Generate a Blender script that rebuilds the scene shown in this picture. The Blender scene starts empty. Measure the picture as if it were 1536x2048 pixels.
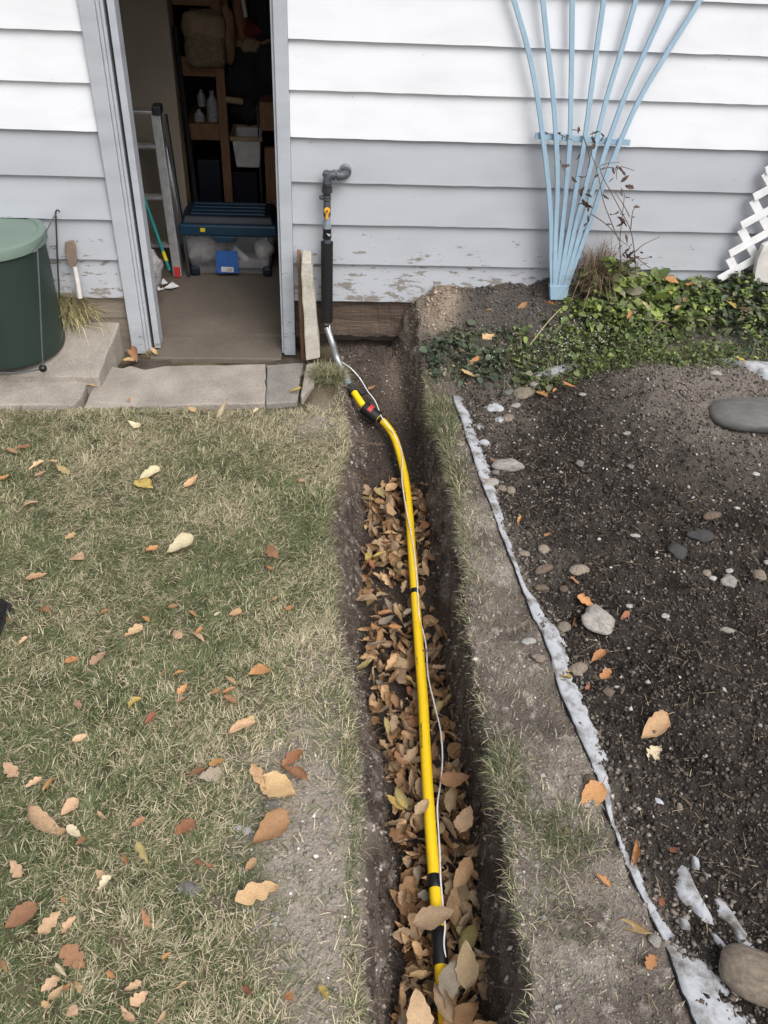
import bpy, bmesh, math, random
import numpy as np
from mathutils import Vector, Matrix, Euler

random.seed(7); RNG = np.random.default_rng(7)
SC = bpy.context.scene
COL = SC.collection
R = math.radians

# ------------------------------------------------------------------ camera
CAM = Vector((0.0, -4.1, 2.112)); FPX = 1688.07
PITCH, ROLL, YAW = 0.66745, 0.053838, 0.092674
fw = Vector((math.sin(YAW)*math.cos(PITCH), math.cos(YAW)*math.cos(PITCH), -math.sin(PITCH)))
r0 = Vector((math.cos(YAW), -math.sin(YAW), 0)); u0 = r0.cross(fw)
rt = math.cos(ROLL)*r0 + math.sin(ROLL)*u0
up = -math.sin(ROLL)*r0 + math.cos(ROLL)*u0
cd = bpy.data.cameras.new('camera'); cam = bpy.data.objects.new('camera', cd); COL.objects.link(cam)
cd.sensor_fit = 'VERTICAL'; cd.sensor_height = 36.0; cd.lens = FPX/2048*36.0
cd.clip_start = 0.05; cd.clip_end = 500
cam.matrix_world = Matrix(((rt.x, up.x, -fw.x, CAM.x), (rt.y, up.y, -fw.y, CAM.y), (rt.z, up.z, -fw.z, CAM.z), (0, 0, 0, 1)))
SC.camera = cam
# ------------------------------------------------------------------ sky, sun, exposure
SUN_EL, SUN_AZ = 52.0, 150.0      # azimuth clockwise from +Y: behind the viewer, to the right
w = bpy.data.worlds.new('World'); SC.world = w; w.use_nodes = True
nt = w.node_tree; nt.nodes.clear()
sky = nt.nodes.new('ShaderNodeTexSky'); sky.sky_type = 'NISHITA'; sky.sun_disc = False
sky.sun_elevation = R(SUN_EL); sky.sun_rotation = R(SUN_AZ)
sky.air_density = 1.0; sky.dust_density = 4.0; sky.ozone_density = 1.0
hs = nt.nodes.new('ShaderNodeHueSaturation'); hs.inputs['Saturation'].default_value = 0.29
bg = nt.nodes.new('ShaderNodeBackground'); bg.inputs[1].default_value = 0.15
wo = nt.nodes.new('ShaderNodeOutputWorld')
nt.links.new(sky.outputs[0], hs.inputs['Color']); nt.links.new(hs.outputs[0], bg.inputs[0]); nt.links.new(bg.outputs[0], wo.inputs[0])
sl = bpy.data.lights.new('sun', 'SUN'); sl.energy = 1.3; sl.angle = R(40); sl.color = (1.0, 0.98, 0.955)
so = bpy.data.objects.new('sun', sl); COL.objects.link(so)
sd = Vector((math.sin(R(SUN_AZ))*math.cos(R(SUN_EL)), math.cos(R(SUN_AZ))*math.cos(R(SUN_EL)), math.sin(R(SUN_EL))))
so.rotation_euler = (-sd).to_track_quat('-Z', 'Y').to_euler()
so.location = sd*20
vs = SC.view_settings; vs.view_transform = 'Standard'; vs.look = 'None'; vs.gamma = 1; vs.exposure = 0.58
SC.cycles.use_denoising = True
SC.cycles.max_bounces = 8

# ------------------------------------------------------------------ helpers
def ray(px, py): return fw + (px-768)/FPX*rt - (py-1024)/FPX*up
def at(px, py, Y=None, Z=None):
    d = ray(px, py)
    t = (Y-CAM.y)/d.y if Y is not None else (Z-CAM.z)/d.z
    return CAM + d*t
def depth(P): return (Vector(P)-CAM).dot(fw)

def hsh(ix, iy, s):
    n = (ix.astype(np.int64)*374761393 + iy.astype(np.int64)*668265263 + s*144269504) & 0xffffffff
    n = ((n ^ (n >> 13))*1274126177) & 0xffffffff
    return ((n ^ (n >> 16)) & 0xffff)/65535.0
def vn(x, y, s=0):
    x = np.asarray(x, float); y = np.asarray(y, float)
    ix = np.floor(x); iy = np.floor(y); fx = x-ix; fy = y-iy
    fx = fx*fx*(3-2*fx); fy = fy*fy*(3-2*fy)
    a = hsh(ix, iy, s); b = hsh(ix+1, iy, s); c = hsh(ix, iy+1, s); d = hsh(ix+1, iy+1, s)
    return (a*(1-fx)+b*fx)*(1-fy) + (c*(1-fx)+d*fx)*fy
def fbm(x, y, s=0, o=4):
    t = 0; a = .5; f = 1.0
    for k in range(o):
        t = t + a*(vn(x*f+k*17.3, y*f-k*9.1, s+k)-.5)*2; a *= .5; f *= 2.03
    return t
def sst(a, b, x):
    t = np.clip((np.asarray(x, float)-a)/(b-a), 0, 1); return t*t*(3-2*t)

# ---- materials
MATS = {}
def _n(nt, t, **k):
    n = nt.nodes.new(t)
    for a, b in k.items():
        if a.startswith('i_'): n.inputs[a[2:].replace('_', ' ')].default_value = b
        else: setattr(n, a, b)
    return n
def mat(name, col=(.5, .5, .5), rough=.7, metal=0, var=.15, scale=20, bump=.2, bscale=None, col2=None, attr=None, stretch=None,
        alpha=None, spec=.4, objrand=0, trans=0, sub=None, dist=.004, lim=(.35, .68)):
    if name in MATS: return MATS[name]
    m = bpy.data.materials.new(name); m.use_nodes = True; nt = m.node_tree; nt.nodes.clear()
    L = nt.links.new
    out = _n(nt, 'ShaderNodeOutputMaterial'); b = _n(nt, 'ShaderNodeBsdfPrincipled')
    b.inputs['Roughness'].default_value = rough; b.inputs['Metallic'].default_value = metal
    b.inputs['Specular IOR Level'].default_value = spec
    tc = _n(nt, 'ShaderNodeTexCoord'); mp = _n(nt, 'ShaderNodeMapping'); L(tc.outputs['Object'], mp.inputs[0])
    if stretch: mp.inputs['Scale'].default_value = stretch
    n1 = _n(nt, 'ShaderNodeTexNoise', i_Scale=scale, i_Detail=6.0, i_Roughness=.62); L(mp.outputs[0], n1.inputs[0])
    n2 = _n(nt, 'ShaderNodeTexNoise', i_Scale=(bscale or scale*4), i_Detail=5.0, i_Roughness=.65); L(mp.outputs[0], n2.inputs[0])
    if attr:
        at_ = _n(nt, 'ShaderNodeAttribute', attribute_name=attr); base = at_.outputs['Color']
    else:
        rp = _n(nt, 'ShaderNodeMix', data_type='RGBA')
        rp.inputs['A'].default_value = (*col, 1); c2 = col2 or tuple(c*.7 for c in col); rp.inputs['B'].default_value = (*c2, 1)
        mr = _n(nt, 'ShaderNodeMapRange'); mr.inputs[1].default_value = lim[0]; mr.inputs[2].default_value = lim[1]; L(n1.outputs[0], mr.inputs[0])
        L(mr.outputs[0], rp.inputs['Factor']); base = rp.outputs['Result']
    hv = _n(nt, 'ShaderNodeHueSaturation'); L(base, hv.inputs['Color'])
    mr2 = _n(nt, 'ShaderNodeMapRange'); mr2.inputs[1].default_value = .25; mr2.inputs[2].default_value = .75
    mr2.inputs[3].default_value = 1-var; mr2.inputs[4].default_value = 1+var; L(n2.outputs[0], mr2.inputs[0])
    if objrand:
        oi = _n(nt, 'ShaderNodeObjectInfo'); mo = _n(nt, 'ShaderNodeMapRange'); mo.inputs[3].default_value = 1-objrand; mo.inputs[4].default_value = 1+objrand
        L(oi.outputs['Random'], mo.inputs[0]); mu = _n(nt, 'ShaderNodeMath', operation='MULTIPLY'); L(mo.outputs[0], mu.inputs[0]); L(mr2.outputs[0], mu.inputs[1]); L(mu.outputs[0], hv.inputs['Value'])
        mh = _n(nt, 'ShaderNodeMapRange'); mh.inputs[3].default_value = .493; mh.inputs[4].default_value = .511
        oi2 = _n(nt, 'ShaderNodeMath', operation='MULTIPLY'); oi2.inputs[1].default_value = 7.31; L(oi.outputs['Random'], oi2.inputs[0])
        fr = _n(nt, 'ShaderNodeMath', operation='FRACT'); L(oi2.outputs[0], fr.inputs[0]); L(fr.outputs[0], mh.inputs[0]); L(mh.outputs[0], hv.inputs['Hue'])
    else: L(mr2.outputs[0], hv.inputs['Value'])
    L(hv.outputs[0], b.inputs['Base Color'])
    if bump:
        bp = _n(nt, 'ShaderNodeBump', i_Strength=bump, i_Distance=dist); L(n2.outputs[0], bp.inputs['Height']); L(bp.outputs[0], b.inputs['Normal'])
    if alpha is not None: b.inputs['Alpha'].default_value = alpha
    sh = b.outputs[0]
    if trans:
        tr = _n(nt, 'ShaderNodeBsdfTranslucent'); L(hv.outputs[0], tr.inputs[0]); mx = _n(nt, 'ShaderNodeMixShader'); mx.inputs[0].default_value = trans
        L(sh, mx.inputs[1]); L(tr.outputs[0], mx.inputs[2]); sh = mx.outputs[0]
    L(sh, out.inputs[0]); MATS[name] = m; return m

def paint(name, col, dirt, peel_top, peel_amt, wood=(.27, .24, .21), stain=None):
    """painted board: fine grain, smudges and flaked patches that show grey wood low on the wall"""
    m = bpy.data.materials.new(name); m.use_nodes = True; nt = m.node_tree; nt.nodes.clear(); L = nt.links.new
    out = _n(nt, 'ShaderNodeOutputMaterial'); b = _n(nt, 'ShaderNodeBsdfPrincipled'); b.inputs['Roughness'].default_value = .55
    tc = _n(nt, 'ShaderNodeTexCoord')
    mp = _n(nt, 'ShaderNodeMapping'); mp.inputs['Scale'].default_value = (1, 1, 3.2); L(tc.outputs['Object'], mp.inputs[0])
    mg = _n(nt, 'ShaderNodeMapping'); mg.inputs['Scale'].default_value = (1, 1, 14); L(tc.outputs['Object'], mg.inputs[0])
    big = _n(nt, 'ShaderNodeTexNoise', i_Scale=3.0, i_Detail=4.0); L(mp.outputs[0], big.inputs[0])
    gr = _n(nt, 'ShaderNodeTexNoise', i_Scale=14.0, i_Detail=6.0, i_Roughness=.7); L(mg.outputs[0], gr.inputs[0])
    pn = _n(nt, 'ShaderNodeTexNoise', i_Scale=11.0, i_Detail=10.0, i_Roughness=.70); L(mp.outputs[0], pn.inputs[0])
    sx = _n(nt, 'ShaderNodeSeparateXYZ'); L(tc.outputs['Object'], sx.inputs[0])
    hz = _n(nt, 'ShaderNodeMapRange'); hz.inputs[1].default_value = peel_top; hz.inputs[2].default_value = .26; hz.inputs[3].default_value = 0; hz.inputs[4].default_value = peel_amt
    L(sx.outputs['Z'], hz.inputs[0])
    ad = _n(nt, 'ShaderNodeMath', operation='ADD'); L(pn.outputs[0], ad.inputs[0]); L(hz.outputs[0], ad.inputs[1])
    th = _n(nt, 'ShaderNodeMapRange'); th.inputs[1].default_value = .70; th.inputs[2].default_value = .715; L(ad.outputs[0], th.inputs[0])
    mx = _n(nt, 'ShaderNodeMix', data_type='RGBA'); mx.inputs['A'].default_value = (*col, 1); mx.inputs['B'].default_value = (*dirt, 1)
    mrr = _n(nt, 'ShaderNodeMapRange'); mrr.inputs[1].default_value = .45; mrr.inputs[2].default_value = .8; L(big.outputs[0], mrr.inputs[0]); L(mrr.outputs[0], mx.inputs['Factor'])
    wv = _n(nt, 'ShaderNodeMix', data_type='RGBA'); wv.inputs['A'].default_value = (*wood, 1); wv.inputs['B'].default_value = (*[c*.45 for c in wood], 1); L(gr.outputs[0], wv.inputs['Factor'])
    fin = _n(nt, 'ShaderNodeMix', data_type='RGBA'); L(th.outputs[0], fin.inputs['Factor']); L(mx.outputs['Result'], fin.inputs['A']); L(wv.outputs['Result'], fin.inputs['B'])
    # dark hairline specks
    sp = _n(nt, 'ShaderNodeTexNoise', i_Scale=46.0, i_Detail=3.0); L(mp.outputs[0], sp.inputs[0])
    st = _n(nt, 'ShaderNodeMapRange'); st.inputs[1].default_value = .735; st.inputs[2].default_value = .765; st.inputs[3].default_value = 1; st.inputs[4].default_value = .55; L(sp.outputs[0], st.inputs[0])
    hv = _n(nt, 'ShaderNodeHueSaturation'); L(fin.outputs['Result'], hv.inputs['Color']); L(st.outputs[0], hv.inputs['Value'])
    L(hv.outputs[0], b.inputs['Base Color'])
    iv = _n(nt, 'ShaderNodeMath', operation='SUBTRACT'); iv.inputs[0].default_value = 1.0; L(th.outputs[0], iv.inputs[1])
    gm = _n(nt, 'ShaderNodeMath', operation='MULTIPLY_ADD'); L(gr.outputs[0], gm.inputs[0]); gm.inputs[1].default_value = .35; L(iv.outputs[0], gm.inputs[2])
    bp = _n(nt, 'ShaderNodeBump', i_Strength=.35, i_Distance=.003); L(gm.outputs[0], bp.inputs['Height']); L(bp.outputs[0], b.inputs['Normal'])
    L(b.outputs[0], out.inputs[0]); MATS[name] = m; return m

# ---- object helpers
WL = {}                                   # world location of each object's origin
def put(o, parent, wl):
    COL.objects.link(o)
    if parent is not None:
        o.parent = parent; o.location = Vector(wl)-WL[parent.name]
    else: o.location = wl
    WL[o.name] = Vector(wl); return o
def tag(o, label, cat, group=None, kind=None):
    o['label'] = label; o['category'] = cat
    if group: o['group'] = group
    if kind: o['kind'] = kind
    return o
def thing(name, label, cat, loc, group=None):
    e = bpy.data.objects.new(name, None); e.empty_display_size = .05
    put(e, None, Vector(loc)); return tag(e, label, cat, group)
class MB:
    def __init__(s): s.v = []; s.f = []
    def add(s, vs, fs):
        k = len(s.v); s.v += [Vector(v) for v in vs]; s.f += [[i+k for i in f] for f in fs]; return s
    def box(s, c, d, rot=None):
        c = Vector(c); h = Vector(d)/2; M = Euler(rot).to_matrix() if rot else Matrix.Identity(3)
        vs = [c+M@Vector((x*h.x, y*h.y, z*h.z)) for x in (-1, 1) for y in (-1, 1) for z in (-1, 1)]
        return s.add(vs, [(0, 1, 3, 2), (4, 6, 7, 5), (0, 4, 5, 1), (2, 3, 7, 6), (0, 2, 6, 4), (1, 5, 7, 3)])
    def span(s, a, b): a = Vector(a); b = Vector(b); return s.box((a+b)/2, [abs(x) for x in (b-a)])
    def tube(s, pts, rad, n=10, cap=True):
        pts = [Vector(p) for p in pts]; m = len(pts)
        rad = rad if isinstance(rad, (list, tuple)) else [rad]*m
        rings = []; prev = None
        for i, p in enumerate(pts):
            t = (pts[min(i+1, m-1)]-pts[max(i-1, 0)]).normalized()
            if prev is None: a = t.orthogonal().normalized()
            else:
                a = prev-t*prev.dot(t); a = a.normalized() if a.length > 1e-6 else t.orthogonal().normalized()
            prev = a; bb = t.cross(a)
            rings.append([p+rad[i]*(math.cos(2*math.pi*k/n)*a+math.sin(2*math.pi*k/n)*bb) for k in range(n)])
        vs = [q for r in rings for q in r]; fs = []
        for i in range(m-1):
            for k in range(n): fs.append((i*n+k, i*n+(k+1) % n, (i+1)*n+(k+1) % n, (i+1)*n+k))
        if cap: fs.append(tuple(range(n-1, -1, -1))); fs.append(tuple((m-1)*n+k for k in range(n)))
        return s.add(vs, fs)
    def ribbon(s, pts, side, wid, thick):
        """flat bar along pts; side = width direction, thick along side x tangent"""
        pts = [Vector(p) for p in pts]; m = len(pts); vs = []
        for i, p in enumerate(pts):
            t = (pts[min(i+1, m-1)]-pts[max(i-1, 0)]).normalized(); sd = Vector(side); sd = (sd-t*sd.dot(t)).normalized(); nn = sd.cross(t)
            for a, b in ((-1, -1), (1, -1), (1, 1), (-1, 1)): vs.append(p+sd*a*wid/2+nn*b*thick/2)
        fs = []
        for i in range(m-1):
            for k in range(4): fs.append((i*4+k, i*4+(k+1) % 4, i*4+4+(k+1) % 4, i*4+4+k))
        fs += [(3, 2, 1, 0), tuple((m-1)*4+k for k in range(4))]
        return s.add(vs, fs)
    def lathe(s, prof, c, n=32, axis='Z'):
        c = Vector(c); vs = []
        for r, z in prof:
            for k in range(n):
                a = 2*math.pi*k/n; vs.append(c+Vector((r*math.cos(a), r*math.sin(a), z)))
        fs = [(i*n+k, i*n+(k+1) % n, (i+1)*n+(k+1) % n, (i+1)*n+k) for i in range(len(prof)-1) for k in range(n)]
        fs += [tuple(range(n-1, -1, -1)), tuple((len(prof)-1)*n+k for k in range(n))]
        return s.add(vs, fs)
    def prism(s, poly, off):
        n = len(poly); off = Vector(off); a = [Vector(p) for p in poly]
        return s.add(a+[p+off for p in a], [tuple(range(n-1, -1, -1)), tuple(range(n, 2*n))]+[(i, (i+1) % n, n+(i+1) % n, n+i) for i in range(n)])
    def build(s, name, m, parent=None, loc=None, smooth=False, bevel=0, seg=2, jit=0, sub=0):
        wl = Vector(loc) if loc is not None else (WL[parent.name] if parent is not None else Vector((0, 0, 0)))
        me = bpy.data.meshes.new(name)
        me.from_pydata([tuple(v-wl+(Vector((random.uniform(-jit, jit), random.uniform(-jit, jit), random.uniform(-jit, jit))) if jit else Vector())) for v in s.v], [], s.f)
        bm = bmesh.new(); bm.from_mesh(me); bmesh.ops.recalc_face_normals(bm, faces=bm.faces); bm.to_mesh(me); bm.free()
        if smooth: me.polygons.foreach_set('use_smooth', [True]*len(me.polygons))
        me.materials.append(m if not isinstance(m, str) else MATS[m])
        o = bpy.data.objects.new(name, me); put(o, parent, wl)
        if bevel:
            b = o.modifiers.new('bevel', 'BEVEL'); b.width = bevel; b.segments = seg; b.limit_method = 'ANGLE'
        if sub:
            q = o.modifiers.new('sub', 'SUBSURF'); q.levels = sub; q.render_levels = sub
        if smooth:
            try: me.set_sharp_from_angle(angle=R(40))
            except Exception: pass
        return o
def npmesh(name, V, F, m, colors=None, smooth=False, parent=None):
    me = bpy.data.meshes.new(name); nv = len(V); nf, k = F.shape
    me.vertices.add(nv); me.vertices.foreach_set('co', np.ascontiguousarray(V, dtype=np.float32).ravel())
    me.loops.add(nf*k); me.loops.foreach_set('vertex_index', np.ascontiguousarray(F, dtype=np.int32).ravel())
    me.polygons.add(nf); me.polygons.foreach_set('loop_start', np.arange(0, nf*k, k, dtype=np.int32))
    if smooth: me.polygons.foreach_set('use_smooth', np.ones(nf, dtype=bool))
    me.update(calc_edges=True)
    if colors is not None:
        a = me.color_attributes.new('Col', 'FLOAT_COLOR', 'POINT')
        c4 = np.ones((nv, 4), np.float32); c4[:, :3] = colors; a.data.foreach_set('color', c4.ravel())
    me.materials.append(m); o = bpy.data.objects.new(name, me); put(o, parent, Vector((0, 0, 0))); return o
def catmull(pts, n=6):
    P = [Vector(p) for p in pts]; P = [2*P[0]-P[1]]+P+[2*P[-1]-P[-2]]; out = []
    for i in range(1, len(P)-2):
        for k in range(n):
            t = k/n; a, b, c, d = P[i-1:i+3]
            out.append(.5*((2*b)+(c-a)*t+(2*a-5*b+4*c-d)*t*t+(3*b-a-3*c+d)*t**3))
    out.append(P[-2]); return out

# ------------------------------------------------------------------ materials
M_white = paint('white_paint', (.665, .675, .70), (.60, .608, .63), .26, 0.0)
M_grey = paint('grey_paint', (.375, .39, .42), (.33, .343, .368), .74, .20)
M_trim = paint('trim_paint', (.375, .395, .425), (.30, .313, .338), .8, .10)
mat('soil', attr='Col', rough=.95, var=.35, scale=30, bscale=110, bump=1.0, spec=.12, dist=.016)
mat('grass', attr='Col', rough=.75, var=.15, scale=30, bump=0, spec=.2, trans=.2)
mat('crumb', attr='Col', rough=.95, var=.25, scale=60, bump=.3, spec=.15)
mat('weed', attr='Col', rough=.6, var=.2, scale=40, bump=.2, spec=.3, trans=.25)
mat('concrete', (.37, .335, .29), .92, var=.28, scale=3.2, bscale=110, bump=.7, col2=(.205, .18, .155), spec=.15)
mat('concrete_grey', (.25, .23, .205), .9, var=.28, scale=6, bscale=90, bump=.45, col2=(.17, .16, .145), spec=.2)
mat('concrete_pale', (.50, .47, .41), .9, var=.2, scale=9, bscale=70, bump=.6, col2=(.33, .30, .25), spec=.2)
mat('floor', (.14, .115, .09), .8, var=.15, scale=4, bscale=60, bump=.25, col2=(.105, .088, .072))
mat('rotten_wood', (.13, .092, .068), .9, var=.45, scale=7, bscale=30, bump=.9, col2=(.05, .036, .028), stretch=(.35, 1, 5), dist=.012)
mat('old_wood', (.23, .19, .15), .9, var=.3, scale=7, bscale=40, bump=.6, col2=(.15, .125, .10), stretch=(.4, 1, 5))
mat('brown_wood', (.21, .125, .07), .75, var=.3, scale=8, bscale=40, bump=.4, col2=(.13, .075, .04), stretch=(5, 5, .6))
mat('shelf_wood', (.24, .125, .065), .7, var=.2, scale=6, bscale=30, bump=.2, col2=(.17, .088, .045), stretch=(5, 5, .8))
mat('cardboard', (.25, .145, .08), .85, var=.12, scale=6, bump=.15, col2=(.28, .16, .085))
mat('interior_wall', (.33, .28, .22), .9, var=.06, scale=3, bump=.1)
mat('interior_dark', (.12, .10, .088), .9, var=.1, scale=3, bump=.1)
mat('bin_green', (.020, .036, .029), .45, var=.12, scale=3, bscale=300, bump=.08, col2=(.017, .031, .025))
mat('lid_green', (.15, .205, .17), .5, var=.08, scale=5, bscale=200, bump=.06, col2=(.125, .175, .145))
mat('trellis_blue', (.25, .365, .46), .5, var=.1, scale=12, bscale=60, bump=.25, col2=(.29, .405, .49), stretch=(1, 1, .3))
mat('white_plastic', (.82, .82, .83), .4, var=.04, scale=8, bump=.05)
mat('galvanised', (.42, .44, .46), .5, metal=.85, var=.12, scale=25, bump=.08)
mat('pipe_grey', (.085, .095, .11), .5, metal=.2, var=.15, scale=40, bump=.15)
mat('pipe_dark', (.03, .031, .034), .5, var=.15, scale=40, bump=.15)
mat('pipe_pale', (.30, .35, .39), .45, metal=.3, var=.1, scale=40, bump=.1)
mat('tape_black', (.010, .010, .011), .38, var=.2, scale=60, bump=.2)
mat('sleeve_black', (.008, .008, .009), .6, var=.3, scale=60, bump=.25)
mat('valve_yellow', (.80, .40, .02), .45, var=.08, scale=40, bump=.05)
mat('pipe_yellow', (.90, .60, .016), .36, var=.06, scale=14, bscale=60, bump=.05, col2=(.87, .56, .015))
mat('red', (.55, .04, .04), .5, var=.1)
mat('wire_white', (.86, .85, .86), .45, var=.05, bump=0)
mat('aluminium', (.62, .62, .63), .4, metal=.8, var=.1, scale=30, bump=.08)
mat('blue_lid', (.008, .04, .075), .35, var=.1, scale=10, bump=.04)
mat('dark_blue', (.006, .009, .02), .5, var=.2, scale=10, bump=.1)
mat('clear_plastic', (.40, .41, .43), .25, var=.1, scale=12, bump=.15, alpha=.22)
mat('bag_plastic', (.36, .335, .34), .45, var=.2, scale=18, bscale=30, bump=.9, dist=.02)
mat('blue_card', (.035, .13, .42), .5, var=.06)
mat('sticker', (.75, .75, .74), .5, var=.03, bump=0)
mat('print_black', (.02, .02, .02), .6, var=.05, bump=0)
mat('yellow_sticker', (.7, .55, .02), .5, var=.05, bump=0)
mat('teal', (.005, .22, .23), .4, var=.05)
mat('dark_cloth', (.02, .021, .026), .9, var=.4, scale=8, bscale=30, bump=.6, dist=.02)
mat('dark_metal', (.05, .055, .062), .5, metal=.4, var=.1)
mat('tan_cloth', (.30, .215, .14), .95, var=.35, scale=30, bscale=55, bump=1.0, dist=.02)
mat('cream_cloth', (.34, .245, .15), .9, var=.2, scale=8, bscale=20, bump=.5, dist=.02)
mat('red_cloth', (.16, .02, .022), .9, var=.3, scale=10, bscale=30, bump=.4)
mat('fabric', (.37, .38, .40), .85, var=.16, scale=17, bscale=60, bump=.25, col2=(.11, .095, .08), spec=.15, lim=(.46, .68))
mat('fabric_black', (.02, .02, .022), .8, var=.2)
mat('cord', (.10, .11, .11), .7, var=.2)
mat('rusty', (.22, .17, .13), .85, var=.25, scale=20, bump=.4, col2=(.15, .11, .085))
mat('old_white', (.62, .60, .57), .7, var=.15, scale=15, bump=.3, col2=(.45, .42, .39))
mat('straw', (.46, .38, .22), .85, var=.3, scale=30, bump=.1, col2=(.33, .27, .14), trans=.15)
mat('dry_brown', (.075, .048, .034), .85, var=.35, scale=30, bump=.3, col2=(.07, .045, .035))
mat('twig', (.16, .11, .08), .9, var=.3, scale=40, bump=.3)
mat('shoe', (.012, .012, .015), .5, var=.2, scale=30, bump=.2)
# leaves: dry autumn colours, each with its own small shift
LEAF = {'tan': (.53, .345, .185), 'cream': (.62, .53, .35), 'orange': (.49, .25, .105), 'brown': (.34, .185, .095), 'red': (.30, .125, .07),
        'yellow': (.50, .36, .11), 'grey': (.30, .245, .19), 'olive': (.36, .29, .13), 'umber': (.42, .295, .18), 'pink': (.55, .365, .225)}
for k, c in LEAF.items(): mat('leaf_'+k, c, .7, var=.22, scale=22, bscale=70, bump=.45, col2=tuple(x*.72 for x in c), objrand=.22, trans=.12, dist=.003, spec=.3)
ROCK = {'tan': (.30, .245, .19), 'pale': (.36, .33, .295), 'white': (.47, .45, .42), 'brown': (.18, .13, .095), 'grey': (.20, .19, .18), 'dark': (.075, .072, .07)}
for k, c in ROCK.items(): mat('rock_'+k, c, .9, var=.35, scale=9, bscale=90, bump=.7, col2=tuple(x*.45+.02 for x in c), objrand=.16, spec=.2)

# ------------------------------------------------------------------ terrain
def edge(pl, z): return np.array([tuple(at(x, y, Z=(z(x, y) if callable(z) else z)))[:2] for x, y in pl])
TLt = [(668, 745), (688, 800), (692, 870), (668, 1000), (655, 1100), (664, 1200), (682, 1300), (704, 1450), (722, 1550), (716, 1650), (712, 1800), (722, 1900), (742, 2048)]
TRt = [(852, 790), (886, 900), (925, 1050), (940, 1250), (962, 1450), (978, 1570), (1028, 1680), (1020, 1750), (1046, 1880), (1062, 2048)]
TLb = [(738, 905), (728, 1000), (736, 1150), (722, 1300), (748, 1450), (782, 1600), (806, 1750), (800, 1900), (802, 2048)]
TRb = [(832, 905), (846, 1050), (866, 1200), (892, 1350), (908, 1500), (932, 1650), (944, 1780), (952, 1900), (962, 2048)]
ZF = -.36
def prep(pl, z, first=None):
    a = edge(pl, z); a = a[np.argsort(a[:, 1])]
    if first is not None: a = np.vstack([a, np.array(first)])
    return a[:, 1], a[:, 0]
LT = prep(TLt, 0.0, [(.055, 0.0), (.055, .3)]); RT_ = prep(TRt, .0, [(.50, -.25), (.50, 0.0), (.50, .3)])
LB = prep(TLb, ZF, [(.20, -.3), (.085, 0.0), (.085, .3)]); RB = prep(TRb, ZF, [(.42, -.3), (.385, -.05), (.40, .3)])
def edges(y, n=True):
    y = np.asarray(y, float); w1 = .030*fbm(y*5, y*0, 5, 5) if n else 0; w2 = .034*fbm(y*5, y*0+3, 9, 5) if n else 0
    return np.interp(y, *LT)+w1, np.interp(y, *LB)+w1*.6, np.interp(y, *RB)+w2*.6, np.interp(y, *RT_)+w2
def floorz(y): return np.interp(y, [-30, -5, -1.5, -1.05, -.6, -.3, -.12, 0, .3], [-.36, -.36, -.37, -.37, -.30, -.19, -.06, -.02, 0])
def ground_smooth(x, y):
    x, y = np.broadcast_arrays(np.asarray(x, float), np.asarray(y, float))
    zl = -.018+.010*fbm(x*2.2, y*2.2, 31, 3)-.03*sst(-.35, .1, x)*0
    A = np.interp(y, [-30, -2.6, -1.6, -.8, -.55, -.4, -.25, -.1, 0, .3], [0, 0, .0, .015, .03, .10, .225, .335, .365, .40])
    zr = A*(.72+.28*sst(.5, .8, x))
    zr = zr+sst(.95, 1.6, x)*.155*np.exp(-(np.where(y > -.60, (y+.60)/.20, (y+.60)/.75))**2)
    zr = zr+sst(.8, 1.25, x)*.03*sst(-3.2, -2.2, y)+.012*fbm(x*3, y*3, 40, 3)
    zr = zr-.014*np.exp(-((x-.80)/.10)**2)*sst(-.5, -1.0, y)*0
    return zl, zr
def clod(x, y):
    return .085*np.exp(-(((x-.590)/.095)**2+((y+.10)/.12)**2))
def height(x, y, fine=True):
    x, y = np.broadcast_arrays(np.asarray(x, float), np.asarray(y, float))
    zl, zr = ground_smooth(x, y)
    a, b, c, d = edges(y+.02*fbm(x*9, y*9, 77, 2) if fine else y)
    zf = floorz(y)+.012*fbm(x*8, y*8, 51, 3)
    bed = sst(.72, .82, x)
    rough = 0
    if fine:
        n1 = fbm(x*16, y*16, 60, 5); n2 = fbm(x*48, y*48, 70, 3)
        rough = n1*.011+n2*.0065
    if fine: zr = zr+sst(1.0, 1.25, x)*.024*fbm(x*6.5, y*6.5, 64, 3)*sst(-.45, -.65, y)
    if fine: zr = zr+(.045*fbm(x*7.5, y*7.5, 261, 3)+.022*np.abs(fbm(x*19, y*19, 263, 2)))*sst(-.42, -.25, y)*sst(1.35, 1.0, x)
    zr2 = zr+clod(x, y)*(1+.35*(fbm(x*30, y*30, 91, 3) if fine else 0))+rough*(1.05+.65*bed)
    zl2 = zl+(rough*.35 if fine else 0)
    t1 = sst(0, 1, (x-a)/np.maximum(b-a, .01)); t2 = sst(0, 1, (d-x)/np.maximum(d-c, .01))
    rl = np.clip(t1, 0, 1); rr = np.clip(t2, 0, 1)
    wob = rough*1.6 if fine else 0
    z = np.where(x < (b+c)/2, zl2*(1-rl)+(zf+wob)*rl, zr2*(1-rr)+(zf+wob)*rr)
    # ground under the concrete slabs and the doorway
    und = (1-sst(-.10, -.04, x))*sst(-.66, -.60, y)
    z = z*(1-und)+(-.05)*und
    return z
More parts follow.
